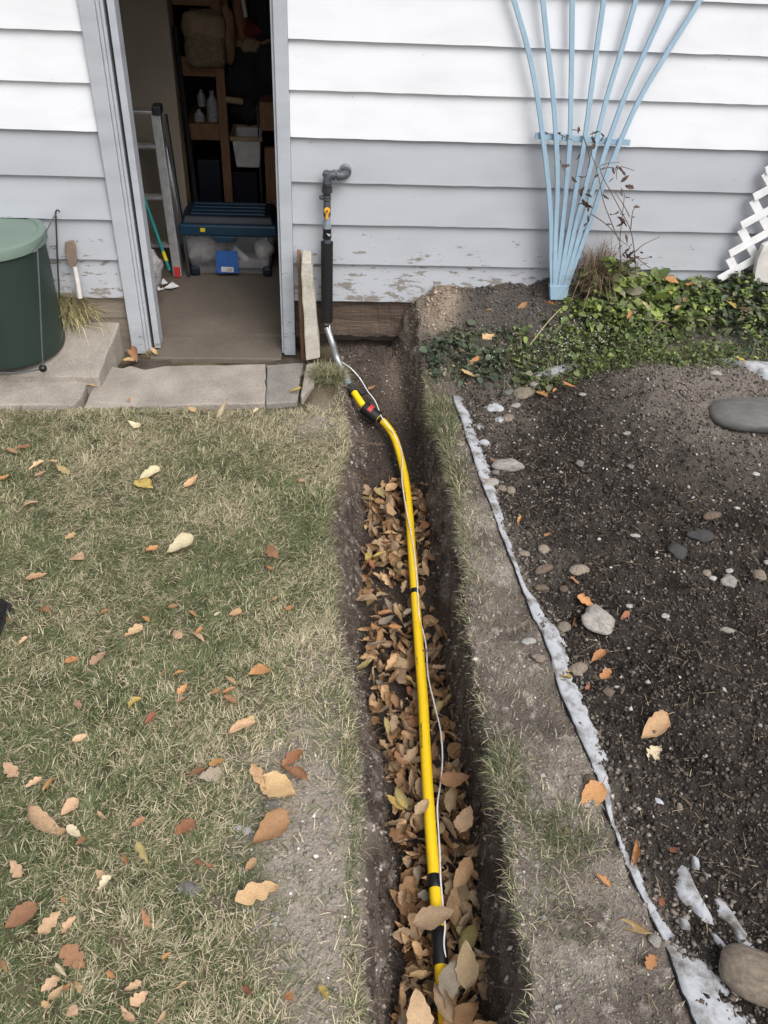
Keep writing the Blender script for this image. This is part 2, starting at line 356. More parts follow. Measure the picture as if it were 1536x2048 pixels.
def wallpos(x, y, z):
    """undercut and roughen the trench sides sideways"""
    a, b, c, d = edges(y)
    t1 = np.clip((x-a)/np.maximum(b-a, .01), 0, 1); t2 = np.clip((d-x)/np.maximum(d-c, .01), 0, 1)
    m = np.sqrt(np.where(x < (b+c)/2, 4*t1*(1-t1), 4*t2*(1-t2)))
    n = .030*fbm(y*8+3.1, z*11, 301, 3)+.016*fbm(y*26, z*30, 305, 4)
    q = .012*fbm(y*20+9, z*20+x*8, 309, 3)
    return x+m*n, y+m*q*(y < -.05), z+m*.010*fbm(y*30, z*16+x*30, 311, 3)
XS = np.concatenate([[-40, -20, -10, -6, -4.2, -3.2, -2.6, -2.3], np.arange(-2.15, -.06, .0135), np.arange(-.06, .72, .0034), np.arange(.72, 2.75, .0115), [2.9, 3.2, 3.8, 5, 8, 14, 25, 40]])
YS = np.concatenate([[-40, -20, -12, -8, -6.5, -5.6, -5.0, -4.6, -4.3, -4.05], np.arange(-3.9, .06, .0105), [.12]])
GX, GY = np.meshgrid(XS, YS)
GZ = height(GX, GY)
def zat(x, y): return float(height(np.array([x]), np.array([y]))[0])
def bare(x, y):
    """worn places in the lawn: 1 = bare dirt"""
    g = lambda cx, cy, sx, sy: np.exp(-(((x-cx)/sx)**2+((y-cy)/sy)**2))
    b = 1.1*g(-.06, -2.80, .19, .34)+.8*g(-.01, -3.25, .12, .35)+.75*g(-.03, -.72, .17, .16)+.45*g(.0, -2.2, .10, .3)
    b = b+.35*fbm(x*7, y*7, 21, 3)*np.clip(b*2, 0, 1)
    return np.clip(b, 0, 1)
def dry(x, y):
    v = .50+.75*fbm(x*2.3, y*2.8, 15, 4)
    v = v+.12*sst(-.35, -.02, x)-.30*np.exp(-(((x+1.15)/.35)**2+((y+1.9)/.5)**2))-.25*np.exp(-(((x+.15)/.12)**2+((y+1.35)/.35)**2))+.45*np.exp(-(((x+.1)/.35)**2+((y+.8)/.25)**2))
    return np.clip(v, 0, 1)
def strip_grass(x, y):
    g = lambda cx, cy, sx, sy: np.exp(-(((x-cx)/sx)**2+((y-cy)/sy)**2))
    return np.clip(.9*g(.57, -.72, .07, .22)+.5*g(.57, -1.15, .05, .25)+.35*g(.56, -1.7, .04, .4)+1.0*g(.54, -2.66, .06, .12)+.95*g(.66, -2.86, .11, .10)+.45*g(.60, -3.05, .10, .10)+.2, 0, 1)
def mixc(a, b, t): return a*(1-t[..., None])+b*t[..., None]
def col(*c): return np.array(c)
def ground_color(x, y, z):
    a, b, c, d = edges(y)
    n = fbm(x*10, y*10, 101, 4)*.5+.5; n2 = fbm(x*35, y*35, 111, 3)*.5+.5; nb = fbm(x*2.5, y*2.5, 121, 3)*.5+.5
    lawn = mixc(col(.075, .062, .038), col(.17, .138, .09), sst(.25, .75, n)); lawn = mixc(lawn, mixc(col(.28, .238, .195), col(.42, .37, .31), n2), bare(x, y))
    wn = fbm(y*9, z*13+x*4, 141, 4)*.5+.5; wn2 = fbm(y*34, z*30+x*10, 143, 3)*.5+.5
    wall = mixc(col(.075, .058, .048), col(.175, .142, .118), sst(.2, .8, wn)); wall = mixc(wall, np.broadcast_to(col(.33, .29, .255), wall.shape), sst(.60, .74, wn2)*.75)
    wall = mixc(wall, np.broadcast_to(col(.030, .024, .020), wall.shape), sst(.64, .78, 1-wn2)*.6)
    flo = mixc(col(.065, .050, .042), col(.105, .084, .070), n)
    stp = mixc(col(.115, .095, .080), col(.215, .185, .155), sst(.25, .75, n*.6+nb*.4)); stp = mixc(stp, np.broadcast_to(col(.34, .30, .255), stp.shape), np.clip(sst(.60, .74, n2)+.75*sst(.52, .72, nb)*sst(.35, .6, n), 0, 1))
    bedd = mixc(col(.017, .0145, .0125), col(.066, .055, .047), sst(.25, .8, n*.5+n2*.5)); bedd = mixc(bedd, np.broadcast_to(col(.13, .11, .092), bedd.shape), .55*sst(.60, .78, nb))
    hump = sst(1.05, 1.9, x)*sst(-1.6, -.7, y); bedd = mixc(bedd, mixc(col(.12, .103, .088), col(.25, .218, .19), n2), np.clip(hump*1.25+.25*(nb-.5)*hump, 0, 1))
    lite = np.exp(-(((x-.86)/.14)**2+((y+.62)/.28)**2)); bedd = mixc(bedd, mixc(col(.11, .09, .075), col(.22, .19, .165), n2), np.clip(lite*.8, 0, 1))
    rgt = mixc(stp, bedd, sst(.0, .06, x-np.interp(y, FAB_Y, FAB_X)))
    mound = mixc(col(.060, .052, .046), col(.12, .105, .095), n); rgt = mixc(rgt, mound, sst(-.45, -.25, y))
    rgt = mixc(rgt, mixc(col(.21, .165, .125), col(.34, .275, .215), n2), np.clip(clod(x, y)/.04, 0, 1))
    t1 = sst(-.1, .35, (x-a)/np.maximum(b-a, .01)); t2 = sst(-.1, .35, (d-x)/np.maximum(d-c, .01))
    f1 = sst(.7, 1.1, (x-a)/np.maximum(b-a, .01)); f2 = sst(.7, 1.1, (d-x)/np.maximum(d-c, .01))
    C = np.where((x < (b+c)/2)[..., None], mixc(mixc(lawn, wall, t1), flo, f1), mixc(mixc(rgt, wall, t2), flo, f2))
    clay = np.exp(-(((x-.40)/.07)**2+((y+.16)/.16)**2)); C = mixc(C, np.broadcast_to(col(.22, .175, .135), C.shape), np.clip(clay*.9, 0, 1)*(x < .47))
    return C
FABpx = [(905, 798, 22), (930, 870, 30), (957, 950, 32), (985, 1020, 22), (1012, 1090, 16), (1040, 1160, 12), (1062, 1220, 38), (1095, 1290, 48), (1122, 1380, 46), (1152, 1450, 50), (1186, 1530, 36),
         (1210, 1600, 16), (1230, 1660, 12), (1252, 1720, 26), (1290, 1800, 26), (1322, 1870, 45), (1352, 1940, 100), (1372, 2000, 120), (1400, 2060, 190)]
_fa = [at(x, y, Z=.012) for x, y, q in FABpx]
FAB_Y = np.array([p.y for p in _fa])[::-1]; FAB_X = np.array([p.x for p in _fa])[::-1]
ny, nx = GX.shape
idx = np.arange(ny*nx).reshape(ny, nx)
F = np.stack([idx[:-1, :-1], idx[:-1, 1:], idx[1:, 1:], idx[1:, :-1]], -1).reshape(-1, 4)
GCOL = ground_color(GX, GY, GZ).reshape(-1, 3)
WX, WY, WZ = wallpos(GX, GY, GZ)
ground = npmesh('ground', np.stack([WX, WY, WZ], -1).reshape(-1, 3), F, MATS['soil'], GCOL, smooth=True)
ground['kind'] = 'structure'

# ------------------------------------------------------------------ house
house = thing('house', 'clapboard house wall painted white above pale grey with an open doorway', 'building', (0, 0, 0))
Z0, SP = 1.650, .19715
def board(x0, x1, zb, m, sd):
    random.seed(sd); n = max(3, int((x1-x0)/.06)); mb = MB(); vs = []
    for i in range(n+1):
        x = x0+(x1-x0)*i/n; j = random.uniform(-.0013, .0013); k = random.uniform(-.0008, .0008)
        vs += [(x, -.029+k, zb+j), (x, -.0065, zb+SP+.012), (x, .003, zb+SP+.012), (x, -.010, zb+.002)]
    fs = []
    for i in range(n):
        for q in range(4): fs.append((i*4+q, i*4+(q+1) % 4, i*4+4+(q+1) % 4, i*4+4+q))
    fs += [(0, 1, 2, 3), tuple(n*4+q for q in (3, 2, 1, 0))]
    return mb.add(vs, fs).build('siding_board', m, house)
for k in range(8, -8, -1):
    zb = Z0-k*SP
    if zb < .26 and k != 7 or zb > 2.75:
        if k != 8: continue
    if k == 8:
        board(.60, 5.5, zb, M_grey, 900); continue        # lowest course, only over the high ground on the right
    m = M_white if zb > 1.0 else M_grey
    board(-.139, 5.5, zb, m, 100+k)
    board(-5.0, -.99, zb, m, 200+k)
    if zb > 1.98: board(-.99, -.139, zb, m, 300+k)
# backing of the siding (inner wall sheets), opening left free
w_ = MB(); w_.span((-5, .003, .27), (-.99, .10, 2.9)); w_.build('wall_sheathing', 'interior_dark', house)
w_ = MB(); w_.span((-.139, .003, .27), (5.5, .10, 2.9)); w_.build('wall_sheathing', 'interior_dark', house)
w_ = MB(); w_.span((-.99, .003, 2.02), (-.139, .10, 2.9)); w_.build('wall_sheathing', 'interior_dark', house)
def plank(name, a, b, m, bev=.003): mb = MB(); mb.span(a, b); return mb.build(name, m, house, bevel=bev)
plank('door_casing', (-.990, -.042, -.035), (-.923, .012, 2.06), M_trim)
plank('casing_moulding', (-.9225, -.030, -.030), (-.908, .04, 2.0), M_trim)
plank('casing_moulding', (-.9075, -.018, -.030), (-.894, .06, 2.0), M_trim)
plank('door_jamb', (-.878, -.020, -.012), (-.847, .075, 2.0), M_trim)
plank('jamb_back', (-.894, .05, -.03), (-.879, .10, 2.0), 'interior_dark')
plank('door_casing', (-.199, -.042, -.035), (-.140, .012, 2.06), M_trim)
plank('door_jamb', (-.211, -.028, -.03), (-.1995, .11, 2.0), M_trim)
plank('door_casing', (-.99, -.040, 2.062), (-.14, .012, 2.13), M_trim)
# rotten sill beam right of the door, planks left of it, foundation below
mb = MB(); N = 60; vs = []
for i in range(N+1):
    x = -.135+i*(.95/N); j = .030*float(fbm(np.array(x*13.), np.array(.3), 3, 5)); wv = .014*float(fbm(np.array(x*20.), np.array(2.3), 5))
    vs += [(x, -.012+wv, .262), (x, -.004-wv, .15+j*.3), (x, -.016+wv, .068+j), (x, .09, .068+j), (x, .09, .262)]
fs = [(i*5+q, i*5+(q+1) % 5, i*5+5+(q+1) % 5, i*5+5+q) for i in range(N) for q in range(5)]+[(0, 1, 2, 3, 4), tuple(N*5+q for q in (4, 3, 2, 1, 0))]
mb.add(vs, fs).build('sill_beam', 'rotten_wood', house)
plank('foundation_plank', (-5, -.006, .150), (-.992, .08, .2675), 'old_wood')
plank('foundation_plank', (-5, .002, -.06), (-.992, .08, .147), 'old_wood')
plank('foundation', (-.135, .10, -.4), (5.5, .25, .27), 'interior_dark', 0)
plank('door_sill', (-.893, -.105, -.10), (-.2115, .14, -.022), 'floor', .006)
# room behind the door
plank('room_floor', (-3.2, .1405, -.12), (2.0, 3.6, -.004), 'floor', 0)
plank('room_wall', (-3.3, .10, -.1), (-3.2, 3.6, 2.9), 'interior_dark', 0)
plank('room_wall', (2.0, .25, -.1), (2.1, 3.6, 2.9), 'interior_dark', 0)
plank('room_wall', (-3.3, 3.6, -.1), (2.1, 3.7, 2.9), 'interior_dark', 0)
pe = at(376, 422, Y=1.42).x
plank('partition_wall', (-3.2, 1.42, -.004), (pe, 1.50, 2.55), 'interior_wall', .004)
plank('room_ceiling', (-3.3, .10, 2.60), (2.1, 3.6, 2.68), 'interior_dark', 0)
rf = MB(); rf.add([(-5.4, -.42, 2.86), (5.9, -.42, 2.86), (5.9, 2.0, 3.9), (-5.4, 2.0, 3.9), (-5.4, -.42, 2.96), (5.9, -.42, 2.96), (5.9, 2.0, 4.0), (-5.4, 2.0, 4.0)],
                  [(0, 1, 2, 3), (7, 6, 5, 4), (0, 4, 5, 1), (1, 5, 6, 2), (2, 6, 7, 3), (3, 7, 4, 0)])
rf.add([(-5.4, 2.0, 3.9), (5.9, 2.0, 3.9), (5.9, 4.2, 2.86), (-5.4, 4.2, 2.86), (-5.4, 2.0, 4.0), (5.9, 2.0, 4.0), (5.9, 4.2, 2.96), (-5.4, 4.2, 2.96)],
       [(0, 1, 2, 3), (7, 6, 5, 4), (0, 4, 5, 1), (1, 5, 6, 2), (2, 6, 7, 3), (3, 7, 4, 0)])
rf.build('roof', 'interior_dark', house)

# ------------------------------------------------------------------ concrete slabs
def slab(name, poly, zt, zb, m, seed=0, **kw):
    """irregular slab: outline subdivided and roughened; zt may be a function of (x, y)"""
    random.seed(seed); pts = []
    for i in range(len(poly)):
        a = Vector((*poly[i][:2], 0)); b = Vector((*poly[(i+1) % len(poly)][:2], 0)); n = max(1, int((b-a).length/.05))
        for k in range(n):
            p = a.lerp(b, k/n); pts.append((p.x+random.uniform(-.004, .004), p.y+random.uniform(-.004, .004)))
    f = zt if callable(zt) else (lambda x, y: zt)
    mb = MB(); n = len(pts)
    mb.add([(x, y, f(x, y)+random.uniform(-.002, .002)) for x, y in pts]+[(x, y, zb) for x, y in pts],
           [tuple(range(n)), tuple(range(2*n-1, n-1, -1))]+[(i, n+i, n+(i+1) % n, (i+1) % n) for i in range(n)])
    return mb.build(name, m, bevel=.007, seg=2, **kw)
zd = -.018
P = lambda x, y, z=zd: at(x, y, Z=z)
o = slab('concrete_slab', [P(205, 730), P(245, 736), P(262, 731), P(290, 738), P(330, 731), P(531, 728), P(530.5, 806), P(166, 814)], zd, -.14, 'concrete', 3)
o['kind'] = 'structure'; o['label'] = 'broad worn concrete slab lying in front of the doorway'
o = slab('concrete_slab', [P(533, 728), P(606, 724), P(594, 802), P(531, 806)], zd-.002, -.14, 'concrete_grey', 4)
o['kind'] = 'structure'; o['label'] = 'short darker concrete slab at the end of the doorstep'
padz = lambda x, y: .045+(y+.42)/.42*.10
pr = at(240, 644, Y=-.012); pf = at(195, 753, Z=.045)
o = slab('concrete_pad', [(-3.2, -.012), (-3.2, pf.y), (pf.x-.01, pf.y), (pf.x+.005, pf.y+.01), (pr.x, pr.y)], lambda x, y: .045+(y-pf.y)/(pr.y-pf.y)*(pr.z-.045), -.14, 'concrete', 5)
o['kind'] = 'structure'; PADZ = lambda x, y: .045+(y-pf.y)/(pr.y-pf.y)*(pr.z-.045)
o = slab('concrete_slab', [(-3.2, pf.y-.008), (-3.2, P(0, 822).y), P(0, 820), P(150, 820), P(166, 800), P(182, 762)], .012, -.14, 'concrete', 6)
o['kind'] = 'structure'

# ------------------------------------------------------------------ grass
def blades(px, py, pz, L, W, az, lean, bend, C, flip=None):
    n = len(px); dx, dy = np.cos(az), np.sin(az); sx, sy = -dy, dx
    h1 = L*.55*np.cos(lean); r1 = L*.55*np.sin(lean); l2 = lean+bend; h2 = h1+L*.45*np.cos(l2); r2 = r1+L*.45*np.sin(l2)
    V = np.zeros((n, 5, 3))
    for k, (r, h, ww) in enumerate(((0, 0, 1), (0, 0, -1), (r1, h1, .8), (r1, h1, -.8), (r2, h2, 0))):
        V[:, k, 0] = px+dx*r+sx*W*.5*ww; V[:, k, 1] = py+dy*r+sy*W*.5*ww; V[:, k, 2] = pz+h
    b = (np.arange(n)*5)[:, None]
    Fc = np.concatenate([b+np.array([0, 1, 3]), b+np.array([0, 3, 2]), b+np.array([2, 3, 4])], 1).reshape(-1, 3)
    return V.reshape(-1, 3), Fc, np.repeat(C, 5, 0)
def cat(parts):
    V = []; Fs = []; Cs = []; k = 0
    for v, f, c in parts: V.append(v); Fs.append(f+k); Cs.append(c); k += len(v)
    return np.concatenate(V), np.concatenate(Fs), np.concatenate(Cs)
STRAW, STRAW2 = col(.63, .56, .395), col(.38, .315, .20); GREEN, DGREEN = col(.215, .245, .115), col(.06, .080, .034)
def gcolor(n, d):
    s = RNG.random(n) < d
    t = RNG.random(n)[:, None]
    cs = STRAW*t+STRAW2*(1-t); cg = GREEN*t+DGREEN*(1-t)
    c = np.where(s[:, None], cs, cg)*RNG.uniform(.75, 1.2, n)[:, None]
    return c
N = 470000
y = RNG.uniform(-3.95, -.60, N); x = RNG.uniform(-2.1, .30, N)
lim = np.interp(y, [-4, -3.4, -.6], [-1.15, -1.25, -2.1]); a_, b_, c_, d_ = edges(y)
slab_front = np.interp(x, [-3, -1.15, -1.1, -.13, -.05], [P(0, 822).y, P(150, 820).y, P(166, 814).y, P(594, 804).y, -.58])
ok = (x > lim) & (x < a_-.006) & (y < slab_front+.012)
keep = RNG.random(N) > bare(x, y)*.97-.04
clump = fbm(x*14, y*14, 33, 3)*.5+.5
keep &= RNG.random(N) < .16+1.5*clump**1.4
x, y = x[ok & keep], y[ok & keep]; n = len(x)
dr = np.clip(dry(x, y)*.55+.19+.30*fbm(x*11, y*11, 44, 3), .14, .90)
flow = 2.6*fbm(x*3.0, y*3.0, 66, 3)+3.5*(hsh(np.floor(x*26+2*vn(x*9, y*9, 4)), np.floor(y*26+2*vn(x*9, y*9, 6)), 5)-.5)
az = np.where(RNG.random(n) < .62, flow+RNG.normal(0, .55, n), RNG.uniform(0, 6.283, n))
stand = RNG.random(n)
lean = np.where(stand < .16, RNG.uniform(.3, .9, n), RNG.uniform(1.0, 1.54, n))
g1 = blades(x, y, height(x, y)-.004+RNG.uniform(0, .012, n)*(lean > .9), RNG.uniform(.018, .052, n), RNG.uniform(.0012, .0029, n), az, lean, RNG.uniform(0, .55, n), gcolor(n, dr))
# fringe hanging over the left lip of the trench
N = 4200; y = RNG.uniform(-3.9, -.45, N); a_, b_, c_, d_ = edges(y)
kk = RNG.random(N) < .35+.9*(fbm(y*9, y*0, 55, 3)*.5+.5)*(1-bare(a_-.03, y)*.7); y = y[kk]; a_ = a_[kk]; n = len(y)
x = a_+RNG.normal(-.014, .012, n)
g2 = blades(x, y, height(x, y)-.003, RNG.uniform(.018, .05, n), RNG.uniform(.0016, .003, n), RNG.normal(0, 1.3, n), RNG.uniform(.4, 1.3, n), RNG.uniform(.1, .9, n), gcolor(n, np.clip(dry(x, y)*.8+.1, .1, .9)))
lawn = npmesh('lawn_grass', *cat([g1, g2])[:2], MATS['grass'], cat([g1, g2])[2]); lawn['label'] = 'patchy half dry green and straw coloured lawn beside the trench'; lawn['category'] = 'grass'; lawn['kind'] = 'stuff'
# sparse tufts on the dirt strip right of the trench
N = 60000; y = RNG.uniform(-3.9, -.38, N); a_, b_, c_, d_ = edges(y); fx = np.interp(y, FAB_Y, FAB_X)
x = d_+(fx-d_)*RNG.random(N)**1.35-.012
s = strip_grass(x, y); edgeb = np.exp(-((x-d_)/.02)**2)*.5*(fbm(y*8, y*0, 155, 3)+.6)
kk = RNG.random(N) < np.clip(s*.55-.08+edgeb*.5, 0, 1)*(.35+.9*(fbm(x*25, y*25, 133, 2)*.5+.5)); x, y, s = x[kk], y[kk], s[kk]; n = len(x); d_ = d_[kk]
az = np.where(x-d_ < .03, RNG.normal(3.14, .9, n), RNG.uniform(0, 6.283, n))
tall = sst(.5, .95, s)
g3 = blades(x, y, height(x, y)-.003, RNG.uniform(.018, .045, n)*(1+.8*tall), RNG.uniform(.0015, .0028, n), az, RNG.uniform(.3, 1.45, n), RNG.uniform(.05, .8, n), gcolor(n, np.clip(.50-.25*tall, 0, 1))*.85)
o = npmesh('verge_grass', g3[0], g3[1], MATS['grass'], g3[2]); o['label'] = 'thin grass tufts on the dirt strip between trench and fabric edge'; o['category'] = 'grass'; o['kind'] = 'stuff'

# ------------------------------------------------------------------ soil crumbs and grit
OC = np.array([(1, 0, 0), (-1, 0, 0), (0, 1, 0), (0, -1, 0), (0, 0, 1), (0, 0, -1)], float)
OF = np.array([(0, 2, 4), (2, 1, 4), (1, 3, 4), (3, 0, 4), (2, 0, 5), (1, 2, 5), (3, 1, 5), (0, 3, 5)])
def crumbs(x, y, r, C, sink=.25):
    n = len(x); V = OC[None]*RNG.uniform(.6, 1.25, (n, 6, 1)); V = V*np.stack([RNG.uniform(.8, 1.3, n), RNG.uniform(.6, 1.0, n), RNG.uniform(.45, .8, n)], -1)[:, None]
    a = RNG.uniform(0, 6.283, n); ca, sa = np.cos(a)[:, None], np.sin(a)[:, None]; t = RNG.normal(0, .5, n); ct, st = np.cos(t)[:, None], np.sin(t)[:, None]
    X = V[..., 0]*ct-V[..., 2]*st; Z = V[..., 0]*st+V[..., 2]*ct; X, Y = X*ca-V[..., 1]*sa, X*sa+V[..., 1]*ca
    W = np.stack([X, Y, Z], -1)*r[:, None, None]; W[..., 0] += x[:, None]; W[..., 1] += y[:, None]; W[..., 2] += (height(x, y)+r*sink)[:, None]
    Fc = (OF[None]+(np.arange(n)*6)[:, None, None]).reshape(-1, 3)
    return W.reshape(-1, 3), Fc, np.repeat(C, 6, 0)
def rc(n, a, b, j=.25): t = RNG.random(n)[:, None]; return (col(*a)*t+col(*b)*(1-t))*RNG.uniform(1-j, 1+j, n)[:, None]
N = 62000; y = RNG.uniform(-3.7, -.35, N); fx = np.interp(y, FAB_Y, FAB_X); x = fx+.015+RNG.random(N)**1.15*np.interp(y, [-3.7, -.4], [.9, 1.75])
r = .0024+.0095*RNG.random(N)**4; cc = rc(N, (.014, .012, .010), (.115, .095, .08), .35); dryc = rc(N, (.11, .095, .08), (.24, .21, .18)); hu = sst(1.05, 1.9, x)*sst(-1.6, -.7, y)
sel = RNG.random(N) < .05+.75*hu; cc[sel] = dryc[sel]; pal = RNG.random(N) < .02; cc[pal] = rc(pal.sum(), (.26, .24, .215), (.44, .41, .38)); fz = (x-fx < .09) & (RNG.random(N) < .5); cc[fz] = rc(fz.sum(), (.10, .085, .07), (.2, .17, .145))
k1 = crumbs(x, y, r, cc)
N = 24000; y = RNG.uniform(-3.7, -.4, N); a_, b_, c_, d_ = edges(y); fx = np.interp(y, FAB_Y, FAB_X); x = d_+.005+(fx-d_)*RNG.random(N)
r = .0015+.0045*RNG.random(N)**4; cc = ground_color(x, y, height(x, y))*RNG.uniform(.6, 1.5, N)[:, None]; pal = RNG.random(N) < .025; cc[pal] = rc(pal.sum(), (.40, .37, .33), (.60, .57, .53)); k2 = crumbs(x, y, r, cc)
N = 17000; y = np.where(RNG.random(17000) < .5, RNG.uniform(-3.9, -.02, 17000), RNG.uniform(-1.0, .03, 17000)); a_, b_, c_, d_ = edges(y); x = a_+(d_-a_)*RNG.random(N); r = .002+.009*RNG.random(N)**4
cc = ground_color(x, y, height(x, y))*RNG.uniform(.6, 1.6, N)[:, None]; pal = RNG.random(N) < .03; cc[pal] = rc(pal.sum(), (.25, .22, .19), (.42, .38, .33)); k3 = crumbs(x, y, r, cc)
N = 5000; y = -RNG.random(N)**1.3*.42-.02; x = RNG.uniform(.5, 1.3, N); r = .003+.011*RNG.random(N)**6; k4 = crumbs(x, y, r, ground_color(x, y, height(x, y))*RNG.uniform(.6, 1.6, N)[:, None])
N = 5200; x = RNG.normal(-.05, .16, N); y = np.where(RNG.random(N) < .8, RNG.normal(-2.85, .4, N), RNG.normal(-.75, .15, N)); kk = (bare(x, y) > .3) & (x < edges(y)[0]) & (y < -.62); x, y = x[kk], y[kk]; N = len(x)
r = .0018+.0065*RNG.random(N)**4; cc = rc(N, (.19, .165, .14), (.33, .295, .26)); pal = RNG.random(N) < .05; cc[pal] = rc(pal.sum(), (.5, .48, .45), (.66, .64, .61)); k5 = crumbs(x, y, r, cc)
N = 9000; y = RNG.uniform(-3.9, -.05, N); a_, b_, c_, d_ = edges(y); t = RNG.uniform(.02, 1, N); x = np.where(RNG.random(N) < .5, a_+(b_-a_)*t, d_-(d_-c_)*t); r = .002+.011*RNG.random(N)**4
cc = ground_color(x, y, height(x, y))*RNG.uniform(.5, 1.7, N)[:, None]; pal = RNG.random(N) < .06; cc[pal] = rc(pal.sum(), (.26, .23, .20), (.42, .38, .33)); v7, f7, c7 = crumbs(x, y, r, cc, 0.0)
z0_ = height(x, y); dx_, dy_, dz_ = wallpos(x, y, z0_); v7 = v7+np.repeat(np.stack([dx_-x, dy_-y, dz_-z0_], -1), 6, 0); k7 = (v7, f7, c7)
N = 900; x = RNG.uniform(-.90, -.06, N); y = RNG.uniform(-.21, -.10, N); kk = (RNG.random(N) < np.where((x < -.75) | (x > -.3), 1, .4)); x, y = x[kk], y[kk]; N = len(x); r = .004+.012*RNG.random(N)**3
v, f, c = crumbs(x, y, r, rc(N, (.06, .048, .038), (.14, .115, .09))); k6 = (v, f, c)
N = 1500; y = RNG.uniform(-3.6, -.45, N); fx = np.interp(y, FAB_Y, FAB_X); x = fx+RNG.uniform(-.28, 1.1, N); kk = x > edges(y)[3]+.01; x, y = x[kk], y[kk]; N = len(x)
k8 = blades(x, y, height(x, y)+.004, RNG.uniform(.015, .06, N), RNG.uniform(.0012, .0026, N), RNG.uniform(0, 6.283, N), RNG.uniform(1.35, 1.6, N), RNG.uniform(-.2, .25, N), rc(N, (.34, .26, .17), (.12, .085, .06)))
N = 500; y = RNG.uniform(-3.8, -.5, N); a_, b_, c_, d_ = edges(y); sd = RNG.random(N) < .5; t = RNG.uniform(.05, .8, N); x = np.where(sd, a_+(b_-a_)*t, d_-(d_-c_)*t)
k9 = blades(x, y, height(x, y)+.003, RNG.uniform(.02, .07, N), RNG.uniform(.0008, .0016, N), np.where(sd, 0, 3.14)+RNG.normal(0, 1.0, N), RNG.uniform(.9, 2.2, N), RNG.uniform(.2, 1.0, N), rc(N, (.30, .24, .17), (.10, .075, .055)))
vv = cat([k1, k2, k3, k4, k5, k7, k8, k9])
o = npmesh('soil_crumbs', vv[0], vv[1], MATS['crumb'], vv[2]); o['label'] = 'loose soil crumbs and grit strewn over the garden bed and trench'; o['category'] = 'soil'; o['kind'] = 'stuff'
# dirt filling the gap between sill and slab
gx, gy = np.meshgrid(np.linspace(-1.0, -.05, 96), np.linspace(-.27, -.10, 18)); edgeL = np.exp(-((gx+.88)/.10)**2)*.8+np.exp(-((gx+.18)/.12)**2)*.9
gz = -.060+.012*fbm(gx*20, gy*20, 7, 3)+.040*edgeL; gi = np.arange(gx.size).reshape(gx.shape)
o = npmesh('threshold_dirt', np.stack([gx, gy, gz], -1).reshape(-1, 3), np.stack([gi[:-1, :-1], gi[:-1, 1:], gi[1:, 1:], gi[1:, :-1]], -1).reshape(-1, 4), MATS['soil'],
           mixc(col(.06, .048, .038), col(.15, .125, .10), fbm(gx*14, gy*14, 8, 3)*.5+.5).reshape(-1, 3), smooth=True); o['kind'] = 'structure'

# ------------------------------------------------------------------ landscape fabric
fab = thing('landscape_fabric', 'frayed pale grey landscape fabric edge running beside the dirt strip', 'fabric', _fa[9])
def smoothz(x, y): return float(ground_smooth(np.array(x), np.array(y))[1])
rows = []
C1 = catmull([Vector((p.x, p.y, q)) for p, (_, _, q) in zip(_fa, FABpx)], 8)
for i, p in enumerate(C1):
    W = p.z/FPX*depth((p.x, p.y, 0))*1.15; j = .006*float(fbm(np.array(i*.45), np.array(1.), 3)); row = []
    for k in range(9):
        t = k/8; xx = p.x+j+W*t; row.append((xx, p.y-.10*W*t, smoothz(xx, p.y)+.009-.024*max(0, t-.45)/.55+.003*float(fbm(np.array(i*.9), np.array(k*.8), 13, 2))))
    rows.append(row)
mb = MB(); mb.add([v for r_ in rows for v in r_], [(i*9+k, i*9+k+1, i*9+10+k, i*9+9+k) for i in range(len(rows)-1) for k in range(8)])
o = mb.build('fabric_strip', 'fabric', fab, smooth=True); s_ = o.modifiers.new('s', 'SOLIDIFY'); s_.thickness = .0015
mb = MB(); mb.ribbon([(r_[0][0]-.002, r_[0][1], r_[0][2]-.008) for r_ in rows], (0, 0, 1), .018, .002); mb.build('fabric_hem', 'fabric_black', fab)
def patch(pl, off, seed, name='exposed_patch', zz=.012):
    """piece of the buried sheet that shows: follows the soil, its rim dips under it"""
    pts = [at(x, y, Z=zz) for x, y in pl]; c = sum(pts, Vector())/len(pts); mb = MB(); vs = [(c.x, c.y, smoothz(c.x, c.y)+off)]; fs = []; m = 0
    ring = catmull(pts+[pts[0]], 6)[:-1]; n = len(ring)
    for s, dz in ((.35, off), (.65, off*.9), (.9, off*.5), (1.08, -.004), (1.25, -.012)):
        for k, p in enumerate(ring):
            q = c+(p-c)*s*(1+.10*float(fbm(np.array(k*.8), np.array(seed*1.), 3))); vs.append((q.x, q.y, smoothz(q.x, q.y)+dz))
    for k in range(n): fs.append((0, 1+k, 1+(k+1) % n))
    for r_ in range(4):
        for k in range(n): fs.append((1+r_*n+k, 1+r_*n+n+k, 1+r_*n+n+(k+1) % n, 1+r_*n+(k+1) % n))
    mb.add(vs, fs); return mb.build(name, 'fabric', fab, smooth=True)
patch([(1357, 1728), (1376, 1730), (1395, 1768), (1420, 1812), (1432, 1842), (1412, 1832), (1388, 1806), (1362, 1782)], .009, 1)
patch([(1433, 1792), (1450, 1794), (1482, 1838), (1512, 1890), (1545, 1960), (1530, 1950), (1496, 1910), (1466, 1848), (1440, 1822)], .009, 2)
patch([(1425, 1858), (1440, 1868), (1462, 1898), (1452, 1900), (1434, 1880)], .008, 3)
patch([(1385, 1705), (1398, 1712), (1402, 1728), (1390, 1724)], .008, 4)
patch([(1360, 1828), (1376, 1832), (1384, 1846), (1370, 1845)], .008, 5)
patch([(1408, 1738), (1420, 1746), (1416, 1752)], .008, 6)
patch([(1308, 1588), (1322, 1592), (1330, 1602), (1315, 1602)], .008, 7)
